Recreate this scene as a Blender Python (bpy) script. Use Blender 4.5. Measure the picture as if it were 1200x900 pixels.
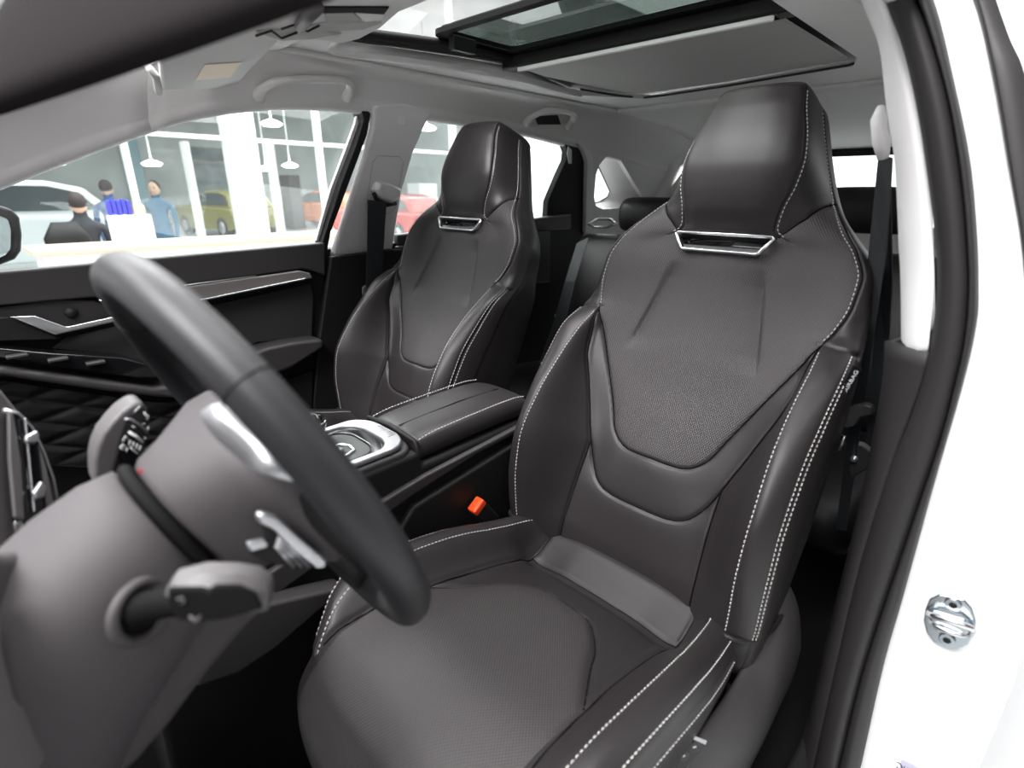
import bpy, bmesh, math, random
from mathutils import Vector, Matrix
from mathutils.geometry import tessellate_polygon
random.seed(7)
SC = bpy.context.scene
for o in list(bpy.data.objects): bpy.data.objects.remove(o)
PI = math.pi
rad = math.radians
WORLD_LO, WORLD_HI = .12, 2.3

# ------------------------------------------------------------------ camera, light, exposure
CAM = Vector((.772, -.65, 1.287)); FPX = 620.0
_P, _A, _r = rad(20.05), rad(44.04), rad(.25)
_fh = Vector((-math.sin(_A), math.cos(_A), 0)); _R = Vector((math.cos(_A), math.sin(_A), 0)); _Z = Vector((0, 0, 1))
CF = _fh*math.cos(_P) - _Z*math.sin(_P); _U = _fh*math.sin(_P) + _Z*math.cos(_P)
CR = _R*math.cos(_r) + _U*math.sin(_r); CU = _U*math.cos(_r) - _R*math.sin(_r)
cd = bpy.data.cameras.new('camera'); co = bpy.data.objects.new('camera', cd); SC.collection.objects.link(co)
cd.sensor_width = 36; cd.lens = 36*FPX/1200; cd.clip_start = .01; cd.clip_end = 200
co.matrix_world = Matrix(((CR.x, CU.x, -CF.x, CAM.x), (CR.y, CU.y, -CF.y, CAM.y), (CR.z, CU.z, -CF.z, CAM.z), (0, 0, 0, 1)))
cd.dof.use_dof = True; cd.dof.focus_distance = 1.15; cd.dof.aperture_fstop = 3.4
SC.camera = co
SC.view_settings.view_transform = 'Standard'; SC.view_settings.look = 'None'
SC.view_settings.gamma = 1; SC.view_settings.use_curve_mapping = False
SC.view_settings.exposure = 0.1
W = bpy.data.worlds.new('daylight'); SC.world = W; W.use_nodes = True
wn = W.node_tree; bg = wn.nodes['Background']
# the glazed sides of the hall (passenger side and rear) are bright, the side behind the camera is dim
_g = wn.nodes.new('ShaderNodeNewGeometry'); _d = wn.nodes.new('ShaderNodeVectorMath'); _d.operation = 'DOT_PRODUCT'
_d.inputs[1].default_value = (.70, -.62, .12); wn.links.new(_g.outputs['Incoming'], _d.inputs[0])
_m = wn.nodes.new('ShaderNodeMapRange'); _m.inputs[1].default_value = -.6; _m.inputs[2].default_value = .75; _m.inputs[3].default_value = WORLD_LO; _m.inputs[4].default_value = WORLD_HI
wn.links.new(_d.outputs['Value'], _m.inputs[0]); wn.links.new(_m.outputs[0], bg.inputs[1]); bg.inputs[0].default_value = (.97, .985, 1, 1)

def area(name, loc, target, sx, sy, power, col=(1, 1, 1)):
    l = bpy.data.lights.new(name, 'AREA'); l.shape = 'RECTANGLE'; l.size = sx; l.size_y = sy; l.energy = power; l.color = col
    o = bpy.data.objects.new(name, l); SC.collection.objects.link(o); o.location = loc
    o.rotation_euler = (Vector(target)-Vector(loc)).to_track_quat('-Z', 'Y').to_euler()
    return o
area('ceiling_lamp_front', (.1, -2.6, 4.0), (.1, .3, .9), 3.2, 1.6, 400)
area('side_fill', (3.0, -2.4, 3.4), (.7, .1, .9), 2.0, 2.0, 22)  # added fill light from the open door side
area('ceiling_lamp_top', (0, .3, 4.2), (0, .3, 1), 2.0, 2.0, 200)
area('showroom_light', (-4.2, 2, 4.2), (-4.2, 2, 0), 3.0, 9, 1000)
area('workshop_light', (-15, 8, 4.8), (-15, 8, 0), 12, 22, 1900)

# ------------------------------------------------------------------ unprojecting pixels of the 1200x900 frame on real planes
def ray(px, py): return CF + CR*((px-600)/FPX) + CU*((450-py)/FPX)
def onx(px, py, x): d = ray(px, py); return CAM + d*((x-CAM.x)/d.x)
def ony(px, py, y): d = ray(px, py); return CAM + d*((y-CAM.y)/d.y)
def onz(px, py, z): d = ray(px, py); return CAM + d*((z-CAM.z)/d.z)
def onp(px, py, o, n):
    o = Vector(o); n = Vector(n); d = ray(px, py); return CAM + d*((o-CAM).dot(n)/d.dot(n))
SLO, SLN = Vector((-.76, 0, 1.14)), Vector((.36, 0, .16)).normalized()
SLN = Vector((.36, 0, -.16)).normalized()
def sl(px, py): return onp(px, py, SLO, SLN)

# ------------------------------------------------------------------ helpers
def mat(name, col, rough=.5, metal=0, spec=.5, bump=0, bscale=400, coat=0, noise=0, nscale=8, emit=0, alpha=None, trans=0, sheen=0):
    m = bpy.data.materials.new(name); m.use_nodes = True; nt = m.node_tree; b = nt.nodes['Principled BSDF']
    b.inputs['Base Color'].default_value = (*col, 1); b.inputs['Roughness'].default_value = rough; b.inputs['Metallic'].default_value = metal
    b.inputs['Specular IOR Level'].default_value = spec; b.inputs['Coat Weight'].default_value = coat; b.inputs['Coat Roughness'].default_value = .08
    b.inputs['Transmission Weight'].default_value = trans; b.inputs['Sheen Weight'].default_value = sheen
    tc = nt.nodes.new('ShaderNodeTexCoord')
    if bump:
        n = nt.nodes.new('ShaderNodeTexNoise'); n.inputs['Scale'].default_value = bscale; n.inputs['Detail'].default_value = 3
        bp = nt.nodes.new('ShaderNodeBump'); bp.inputs['Strength'].default_value = bump; bp.inputs['Distance'].default_value = .001
        nt.links.new(tc.outputs['Object'], n.inputs['Vector']); nt.links.new(n.outputs[0], bp.inputs['Height']); nt.links.new(bp.outputs[0], b.inputs['Normal'])
    if noise:
        n = nt.nodes.new('ShaderNodeTexNoise'); n.inputs['Scale'].default_value = nscale
        r = nt.nodes.new('ShaderNodeValToRGB'); r.color_ramp.elements[0].position = .35; r.color_ramp.elements[1].position = .65
        r.color_ramp.elements[0].color = (*[c*(1-noise) for c in col], 1); r.color_ramp.elements[1].color = (*[min(1, c*(1+noise)) for c in col], 1)
        nt.links.new(tc.outputs['Object'], n.inputs['Vector']); nt.links.new(n.outputs[0], r.inputs[0]); nt.links.new(r.outputs[0], b.inputs['Base Color'])
    if emit:
        b.inputs['Emission Color'].default_value = (*col, 1); b.inputs['Emission Strength'].default_value = emit
    return m
def dots(m, col, col2, axes=(0, 2), pitch=.0042, strength=.5):
    """perforated leather: a staggered grid of small holes in object coordinates"""
    nt = m.node_tree; b = nt.nodes['Principled BSDF']; N = nt.nodes.new; L = nt.links.new
    tc = N('ShaderNodeTexCoord'); sp = N('ShaderNodeSeparateXYZ'); L(tc.outputs['Object'], sp.inputs[0])
    def mth(op, a, c=None, v=None):
        n = N('ShaderNodeMath'); n.operation = op
        if hasattr(a, 'links'): L(a, n.inputs[0])
        else: n.inputs[0].default_value = a
        if c is not None: L(c, n.inputs[1])
        elif v is not None: n.inputs[1].default_value = v
        return n.outputs[0]
    k = 2*PI/pitch
    a = mth('SINE', mth('MULTIPLY', sp.outputs[axes[0]], v=k)); c = mth('SINE', mth('MULTIPLY', sp.outputs[axes[1]], v=k*.8))
    p = mth('MULTIPLY', a, c)
    r = N('ShaderNodeValToRGB'); r.color_ramp.elements[0].position = .25; r.color_ramp.elements[1].position = .75
    r.color_ramp.elements[0].color = (*col, 1); r.color_ramp.elements[1].color = (*col2, 1)
    L(p, r.inputs[0]); L(r.outputs[0], b.inputs['Base Color'])
    bp = N('ShaderNodeBump'); bp.invert = True; bp.inputs['Strength'].default_value = strength; bp.inputs['Distance'].default_value = .0008
    L(p, bp.inputs['Height']); L(bp.outputs[0], b.inputs['Normal'])
    return m
M = {}
LC = (.021, .018, .0188)
M['leather'] = mat('leather', LC, .40, bump=.25, bscale=900, spec=.38)
M['leather_side'] = mat('leather_side', (.016, .014, .014), .45, bump=.25, bscale=900, spec=.3)
M['perf'] = dots(mat('perforated_leather', LC, .5, spec=.5), (.046, .040, .041), (.017, .0145, .015))
M['perf_h'] = dots(mat('perforated_cushion_leather', LC, .5, spec=.5), (.040, .0345, .0355), (.015, .013, .0135), axes=(0, 1))
M['seamline'] = mat('seam_cord', (.004, .0035, .0035), .8, spec=.1)
M['shieldpl'] = mat('seat_shield_plastic', (.045, .041, .042), .5, bump=.2, bscale=700)
M['stitch'] = mat('stitch_thread', (.62, .6, .58), .7)
M['black'] = mat('black_plastic', (.009, .0085, .0085), .6, spec=.3, bump=.2, bscale=700)
M['matte'] = mat('matte_black', (.004, .004, .0045), .75, spec=.12)
M['black_rub'] = mat('black_rubber', (.02, .018, .019), .55, spec=.4)
M['dark'] = mat('dark_plastic', (.035, .032, .033), .5, bump=.2, bscale=800)
M['greypl'] = mat('grey_plastic', (.085, .078, .08), .5, bump=.15, bscale=700)
M['shroud'] = mat('soft_grey_plastic', (.05, .044, .047), .68, bump=.15, bscale=700)
M['wheel_leather'] = mat('wheel_leather', (.016, .0155, .018), .45, bump=.2, bscale=900, spec=.4)
M['gloss'] = mat('gloss_black', (.006, .006, .007), .08, coat=.6)
M['chrome'] = mat('satin_chrome', (.78, .78, .8), .22, metal=1)
M['silver'] = mat('satin_silver', (.5, .5, .52), .34, metal=.85)
M['steel'] = mat('striker_steel', (.5, .55, .58), .2, metal=1)
M['liner'] = mat('headliner_fabric', (.80, .785, .775), .95, bump=.3, bscale=1500, spec=.15)
M['liner_edge'] = mat('pale_liner_edge', (.92, .9, .89), .8, spec=.2)
M['trim'] = mat('light_trim_plastic', (.86, .84, .845), .6, spec=.3, bump=.1, bscale=900)
M['shade'] = mat('sunshade_fabric', (.5, .49, .48), .9, spec=.2, bump=.2, bscale=1500)
M['white'] = mat('white_car_paint', (.86, .86, .87), .18, coat=.8)
M['webbing'] = mat('belt_webbing', (.022, .024, .028), .6, bump=.3, bscale=1500)
M['orange'] = mat('orange_plastic', (.9, .07, .012), .35)
M['carpet'] = mat('cabin_carpet', (.010, .009, .009), 1, bump=.6, bscale=600, spec=.1)
M['fabric'] = mat('door_strip_fabric', (.16, .145, .14), .8, bump=.7, bscale=900)
M['quilt'] = mat('quilted_vinyl', (.014, .013, .013), .42)
M['floor'] = mat('showroom_floor_tile', (.78, .79, .79), .2, spec=.5)
M['wallw'] = mat('white_frame_paint', (.9, .9, .9), .5)
M['back'] = mat('workshop_wall', (.62, .64, .63), .8, noise=.12, nscale=.6)
M['wood'] = mat('pale_wood', (.7, .5, .36), .5)
M['mirror'] = mat('mirror_glass', (.75, .82, .85), .05, metal=1)
M['tag'] = mat('black_tag', (.006, .006, .009), .7, spec=.2)
M['label'] = mat('visor_label', (.85, .68, .48), .6)
M['print'] = mat('white_print', (.75, .75, .75), .6)
M['tire'] = mat('tyre_rubber', (.02, .02, .02), .7)
M['carglass'] = mat('car_window_tint', (.03, .04, .045), .06, coat=.4)
M['sticker'] = mat('grey_sticker', (.50, .49, .60), .5)
M['ink'] = mat('dark_ink', (.04, .04, .1), .6)
M['red'] = mat('red_glow', (.6, .02, .02), .4)
def glass(name, tint, mixf):
    m = bpy.data.materials.new(name); m.use_nodes = True; nt = m.node_tree; nt.nodes.clear(); N = nt.nodes.new; L = nt.links.new
    o = N('ShaderNodeOutputMaterial'); t = N('ShaderNodeBsdfTransparent'); t.inputs[0].default_value = (*tint, 1)
    g = N('ShaderNodeBsdfGlossy'); g.inputs['Roughness'].default_value = .02; mx = N('ShaderNodeMixShader')
    f = N('ShaderNodeLayerWeight'); f.inputs[0].default_value = .5
    pw = N('ShaderNodeMath'); pw.operation = 'POWER'; pw.inputs[1].default_value = 5
    mm = N('ShaderNodeMath'); mm.operation = 'MULTIPLY_ADD'; mm.inputs[1].default_value = mixf*.7; mm.inputs[2].default_value = .035*mixf
    L(f.outputs['Facing'], pw.inputs[0]); L(pw.outputs[0], mm.inputs[0]); L(mm.outputs[0], mx.inputs[0]); L(t.outputs[0], mx.inputs[1]); L(g.outputs[0], mx.inputs[2]); L(mx.outputs[0], o.inputs[0])
    return m
M['glass'] = glass('clear_car_glass', (.93, .96, .95), .8)
M['roofglass'] = glass('tinted_roof_glass', (.34, .38, .36), 1.0)
M['wallglass'] = glass('showroom_glass', (.95, .97, .97), 1.0)

def tag(o, label=None, cat=None, group=None, kind=None):
    if label: o['label'] = label
    if cat: o['category'] = cat
    if group: o['group'] = group
    if kind: o['kind'] = kind
    return o
def empty(name, loc, label, cat, group=None):
    o = bpy.data.objects.new(name, None); SC.collection.objects.link(o); o.location = loc; o.empty_display_size = .05
    return tag(o, label, cat, group)
def mesh(name, verts, faces, m, parent=None, smooth=True, label=None):
    me = bpy.data.meshes.new(name); me.from_pydata([tuple(v) for v in verts], [], faces); me.update()
    ms = m if isinstance(m, (list, tuple)) else [m]
    for k in ms: me.materials.append(M[k] if isinstance(k, str) else k)
    if smooth: me.polygons.foreach_set('use_smooth', [True]*len(me.polygons))
    o = bpy.data.objects.new(name, me); SC.collection.objects.link(o)
    if parent:
        o.parent = parent; o.matrix_parent_inverse = Matrix.Translation(-parent.matrix_world.translation) if False else Matrix.Identity(4)
        off = Vector((0, 0, 0)); p = parent
        while p: off += p.location; p = p.parent
        me.transform(Matrix.Translation(-off))
    if label: o['label'] = label
    return o
def recalc(o):
    bm = bmesh.new(); bm.from_mesh(o.data); bmesh.ops.remove_doubles(bm, verts=bm.verts, dist=1e-6); bmesh.ops.recalc_face_normals(bm, faces=bm.faces); bm.to_mesh(o.data); bm.free(); return o
def bevel(o, w=.003, seg=3, angle=35):
    md = o.modifiers.new('bevel', 'BEVEL'); md.width = w; md.segments = seg; md.limit_method = 'ANGLE'; md.angle_limit = rad(angle)
    sm = o.modifiers.new('weighted', 'WEIGHTED_NORMAL'); sm.keep_sharp = True
    return o
def subsurf(o, n=2):
    md = o.modifiers.new('sub', 'SUBSURF'); md.levels = n; md.render_levels = n; return o
def catmull(pts, n=8, closed=False, tens=.5):
    P = [Vector(p) for p in pts]; out = []; N = len(P)
    rng = range(N) if closed else range(N-1)
    for i in rng:
        p0 = P[(i-1) % N] if (closed or i > 0) else P[i]; p1 = P[i]; p2 = P[(i+1) % N]; p3 = P[(i+2) % N] if (closed or i+2 < N) else P[(i+1) % N]
        for k in range(n):
            t = k/n; m1 = (p2-p0)*tens; m2 = (p3-p1)*tens
            out.append(p1*(2*t**3-3*t*t+1)+m1*(t**3-2*t*t+t)+p2*(-2*t**3+3*t*t)+m2*(t**3-t*t))
    if not closed: out.append(P[-1].copy())
    return out
def ringfaces(nr, ns, closed_r=False, base=0):
    f = []
    for i in range(nr if closed_r else nr-1):
        for j in range(ns):
            a = base+i*ns+j; b = base+i*ns+(j+1) % ns; c = base+((i+1) % nr)*ns+(j+1) % ns; d = base+((i+1) % nr)*ns+j
            f.append((a, b, c, d))
    return f
def tubegeo(pts, r, seg=12, closed=False, up=None, flat=1.0, caps=True):
    """tube; r float or list; flat squeezes along the 'up' direction"""
    P = [Vector(p) for p in pts]; N = len(P); R = r if isinstance(r, (list, tuple)) else [r]*N
    V = []; prev = None
    for i in range(N):
        t = (P[(i+1) % N]-P[i-1]) if (closed or 0 < i < N-1) else (P[1]-P[0] if i == 0 else P[-1]-P[-2])
        t.normalize()
        u = Vector(up) if up is not None else (prev if prev is not None else (Vector((0, 0, 1)) if abs(t.z) < .9 else Vector((1, 0, 0))))
        s = t.cross(u); s.normalize(); u2 = s.cross(t); u2.normalize(); prev = u2
        for k in range(seg):
            a = 2*PI*k/seg; V.append(P[i]+s*math.cos(a)*R[i]+u2*math.sin(a)*R[i]*flat)
    F = ringfaces(N, seg, closed)
    if caps and not closed: F += [tuple(range(seg))[::-1], tuple(range((N-1)*seg, N*seg))]
    return V, F
def tube(name, pts, r, m, parent=None, **k):
    V, F = tubegeo(pts, r, **k); return recalc(mesh(name, V, F, m, parent))
class MB:
    def __init__(s): s.v = []; s.f = []
    def add(s, V, F): b = len(s.v); s.v += list(V); s.f += [tuple(i+b for i in f) for f in F]; return s
    def tube(s, pts, r, **k): return s.add(*tubegeo(pts, r, **k))
    def box(s, c, d, rot=None):
        c = Vector(c); V = []
        for x in (-.5, .5):
            for y in (-.5, .5):
                for z in (-.5, .5):
                    p = Vector((x*d[0], y*d[1], z*d[2]))
                    if rot is not None: p = rot @ p
                    V.append(c+p)
        return s.add(V, [(0, 1, 3, 2), (4, 6, 7, 5), (0, 4, 5, 1), (2, 3, 7, 6), (0, 2, 6, 4), (1, 5, 7, 3)])
    def build(s, name, m, parent=None, smooth=True, label=None): return recalc(mesh(name, s.v, s.f, m, parent, smooth, label))
def boxo(name, c, d, m, parent=None, bv=.003, rot=None):
    o = MB().box(c, d, rot).build(name, m, parent)
    if bv: bevel(o, bv)
    return o
def loft(name, secs, m, parent=None, caps=True, closed_r=False):
    V = [p for s in secs for p in s]; F = ringfaces(len(secs), len(secs[0]), closed_r)
    if caps: F += [tuple(range(len(secs[0])))[::-1], tuple(range((len(secs)-1)*len(secs[0]), len(V)))]
    return recalc(mesh(name, V, F, m, parent))
def prism(name, outer, th, m, parent=None, holes=(), bv=0, seg=3):
    """planar outline (3D points) with holes, given thickness vector th"""
    loops = [[Vector(p) for p in outer]]+[[Vector(p) for p in h] for h in holes]
    tri = tessellate_polygon(loops); flat = [p for l in loops for p in l]; n = len(flat); th = Vector(th)
    V = flat+[p+th for p in flat]; F = [tuple(t) for t in tri]+[tuple(i+n for i in t)[::-1] for t in tri]
    b = 0
    for l in loops:
        k = len(l)
        for i in range(k): F.append((b+i, b+(i+1) % k, b+n+(i+1) % k, b+n+i))
        b += k
    o = recalc(mesh(name, V, F, m, parent, smooth=bool(bv)))
    if bv:
        # keep triangulated faces flat looking: only bevel sharp rim
        bm = bmesh.new(); bm.from_mesh(o.data)
        bmesh.ops.dissolve_limit(bm, angle_limit=rad(2), verts=bm.verts, edges=bm.edges) if not holes else None
        bm.to_mesh(o.data); bm.free(); bevel(o, bv, seg)
    return o
def strip(name, left, right, m, parent=None, n=24):
    """ruled surface between two curves"""
    a = resample(left, n); b = resample(right, n)
    V = a+b; F = [(i, i+1, n+i+1, n+i) for i in range(n-1)]
    return recalc(mesh(name, V, F, m, parent))
def resample(pts, n, smooth=True):
    P = catmull(pts, 8) if smooth and len(pts) > 2 else [Vector(p) for p in pts]
    L = [0]
    for i in range(1, len(P)): L.append(L[-1]+(P[i]-P[i-1]).length)
    out = []; j = 0
    for k in range(n):
        s = L[-1]*k/(n-1)
        while j < len(P)-2 and L[j+1] < s: j += 1
        d = L[j+1]-L[j]; t = (s-L[j])/d if d > 1e-9 else 0
        out.append(P[j].lerp(P[j+1], min(1, max(0, t))))
    return out
def solid(o, t, off=-1): md = o.modifiers.new('solid', 'SOLIDIFY'); md.thickness = t; md.offset = off; return o
def stitches(name, lines, m='stitch', parent=None, dash=.0046, gap=.0026, r=.00075, lift=.0006):
    """lines: list of (points, normals)"""
    for pts, nor in lines:
        mb = MB(); L = [0]
        for i in range(1, len(pts)): L.append(L[-1]+(pts[i]-pts[i-1]).length)
        def at(s):
            lo = 0
            while lo < len(L)-2 and L[lo+1] < s: lo += 1
            d = L[lo+1]-L[lo]; t = (s-L[lo])/d if d > 1e-9 else 0
            return pts[lo].lerp(pts[lo+1], t), nor[lo]
        s = 0
        while s+dash < L[-1]:
            a, na = at(s); b, nb = at(s+dash); c = (a+b)/2
            mb.tube([a+na*lift*.2, a.lerp(b, .25)+na*(lift+r*.5), a.lerp(b, .75)+na*(lift+r*.5), b+na*lift*.2], [r*.6, r, r, r*.6], seg=5, up=na)
            s += dash+gap
        mb.build(name, m, parent)
def textobj(name, s, size, loc, rx, ry, m, parent=None, ext=.0002):
    """text laid on a plane: rx = reading direction, ry = up direction"""
    cu = bpy.data.curves.new(name, 'FONT'); cu.body = s; cu.size = size; cu.extrude = ext; cu.align_x = 'CENTER'; cu.align_y = 'CENTER'
    cu.materials.append(M[m]); o = bpy.data.objects.new(name, cu); SC.collection.objects.link(o)
    rx = Vector(rx).normalized(); rz = rx.cross(Vector(ry)).normalized(); ry = rz.cross(rx)
    off = Vector((0, 0, 0)); p = parent
    while p: off += p.location; p = p.parent
    if parent: o.parent = parent
    l = Vector(loc)-off
    dg = bpy.context.evaluated_depsgraph_get(); me = bpy.data.meshes.new_from_object(o.evaluated_get(dg)); bpy.data.objects.remove(o)
    o = bpy.data.objects.new(name, me); SC.collection.objects.link(o)
    if parent: o.parent = parent
    o.matrix_local = Matrix(((rx.x, ry.x, rz.x, l.x), (rx.y, ry.y, rz.y, l.y), (rx.z, ry.z, rz.z, l.z), (0, 0, 0, 1)))
    return o
def pchip(xs, ys, x):
    if x <= xs[0]: return ys[0]
    if x >= xs[-1]: return ys[-1]
    n = len(xs); i = 0
    while xs[i+1] < x: i += 1
    def sl_(k): return (ys[k+1]-ys[k])/(xs[k+1]-xs[k])
    def d_(k):
        if k == 0: return sl_(0)
        if k == n-1: return sl_(n-2)
        a, b = sl_(k-1), sl_(k)
        return 0 if a*b <= 0 else 2*a*b/(a+b)
    h = xs[i+1]-xs[i]; t = (x-xs[i])/h
    return ys[i]*(2*t**3-3*t*t+1)+h*d_(i)*(t**3-2*t*t+t)+ys[i+1]*(-2*t**3+3*t*t)+h*d_(i+1)*(t**3-t*t)
def segd(px, py, poly):
    best = 9
    for i in range(len(poly)-1):
        ax, ay = poly[i]; bx, by = poly[i+1]; dx, dy = bx-ax, by-ay; l = dx*dx+dy*dy
        t = max(0, min(1, ((px-ax)*dx+(py-ay)*dy)/l)) if l else 0
        d = math.hypot(px-ax-t*dx, py-ay-t*dy)
        if d < best: best = d
    return best
def smooth2(poly, n=6): return [(p.x, p.y) for p in catmull([(x, y, 0) for x, y in poly], n)]
def yzprism(name, pts, x0, x1, m, parent, bv=.006, seg=3):
    return prism(name, [(x0, y, z) for y, z in pts], (x1-x0, 0, 0), m, parent, bv=bv, seg=seg)
#==BODY==

# ------------------------------------------------------------------ showroom around the car
S = lambda o, l=None: tag(o, l, None, None, 'structure')
S(boxo('floor', (-8, 6, -.17), (44, 44, .1), 'floor', bv=0), 'pale glossy showroom floor outside the car')
S(boxo('wall_back', (-27, 9, 2.6), (.15, 34, 6), 'back', bv=0), 'grey green workshop wall behind the glazing')
S(boxo('ceiling_workshop', (-17.2, 9, 5.4), (19, 34, .1), 'back', bv=0), 'grey workshop ceiling behind the glazing')
# glazed partition
S(boxo('window_1', (-7, 3.2, 1.9), (.012, 9.2, 4.0), 'wallglass', bv=0), 'big panes of the glazed partition')
mb = MB()
for y, w in ((-.75, .06), (1.0, .06), (3.37, .07), (5.87, .09), (7.36, .09)): mb.box((-7, y, 2.1), (.10, w, 4.2))
for z in (1.9, 3.1): mb.box((-7, 3.2, z), (.08, 9.3, .045))
mb.box((-7, 3.2, .1), (.1, 9.3, .2))
S(mb.build('trim_1', 'wallw', smooth=False), 'white mullions and transoms of the partition')
S(boxo('trim_2', (-6.95, 2.26, 2.2), (.3, .34, 4.4), 'wallw', bv=.01), 'broad white column in the glazed partition')
def make_car(name, loc, rz, paint, label, L=4.4, Wd=1.8, H=1.55, scale=1):
    t = empty(name, (0, 0, 0), label, 'car')
    pm = mat('paint_'+paint[0], paint[1], .25, coat=.6)
    def pr(nm, pts, w0, w1, m, bvw):
        sec = []
        for f in (-1, -.8, .8, 1):
            k = 1-.06*(abs(f) == 1)
            sec.append([Vector((x*L/4.4*(1-.01*(abs(f) == 1)), f*(w0+(w1-w0)*max(0, (z-.9)/.65))/2, .2+(z-.2)*k)) for x, z in pts])
        o = loft(nm, sec, m, t); bevel(o, bvw, 3, 30); return o
    pr('body', [(-2.15, .35), (-2.2, .7), (-2.1, .95), (-1.75, 1.02), (-1.1, 1.05), (1.6, 1.03), (2.05, .98), (2.2, .75), (2.15, .35), (1.8, .25), (-1.8, .25)], Wd, Wd, pm, .06)
    pr('cabin', [(-1.25, 1.0), (-.45, 1.45), (.0, H), (1.1, H-.01), (1.6, H-.12), (2.0, 1.0)], Wd*.94, Wd*.72, pm, .05)
    for s in (-1, 1):
        pts = [(-1.0, 1.05), (-.38, 1.4), (.0, H-.09), (1.1, H-.1), (1.45, 1.36), (1.75, 1.07)]
        w = lambda z: (Wd*.94+(Wd*.72-Wd*.94)*(z-.9)/.65)/2+.006
        V = [Vector((x*L/4.4, s*w(z), z)) for x, z in pts]
        o = mesh('side_window', V, [tuple(range(len(V)))], 'carglass', t, smooth=False); solid(o, .012, 0)
        for x in (-1.35, 1.35):
            mbb = MB().tube([(x, s*(Wd/2-.2), .34), (x, s*(Wd/2+.005), .34)], .34, seg=28); wl = mbb.build('wheel', 'tire', t)
            hb = MB().tube([(x, s*(Wd/2), .34), (x, s*(Wd/2+.02), .34)], .2, seg=20).build('rim', 'silver', wl)
        boxo('headlamp', (-2.12, s*.68, .82), (.12, .3, .12), 'silver', t, .02)
        boxo('tail_lamp', (2.12, s*.70, .88), (.12, .28, .14), 'red', t, .02)
    t.location = loc; t.rotation_euler = (0, 0, rz); t.scale = (scale,)*3
    return t
GZ = -.12
make_car('parked_car', (-12, -.4, GZ), rad(90), ('white', (.75, .77, .78)), 'white estate car behind the glazing at the left end of the passenger window')
make_car('parked_car', (-18.6, 5.9, GZ), rad(8), ('olive', (.22, .20, .045)), 'olive green car far behind the glazing, just left of the broad white column', scale=.9)
make_car('parked_car', (-13, 8.5, GZ), rad(6), ('redpaint', (.55, .03, .02)), 'red car behind the glazing, seen through the rear side window', scale=.85)
make_car('parked_car', (-13.4, 11.6, GZ), rad(12), ('silverpaint', (.7, .72, .74)), 'pale silver car right of the red one, seen through the rear side window', scale=.85)
make_car('parked_car', (-21, 10.6, GZ), rad(20), ('orangepaint', (.75, .22, .06)), 'orange car far behind the glazing, near the passenger middle pillar', scale=.9)

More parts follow.
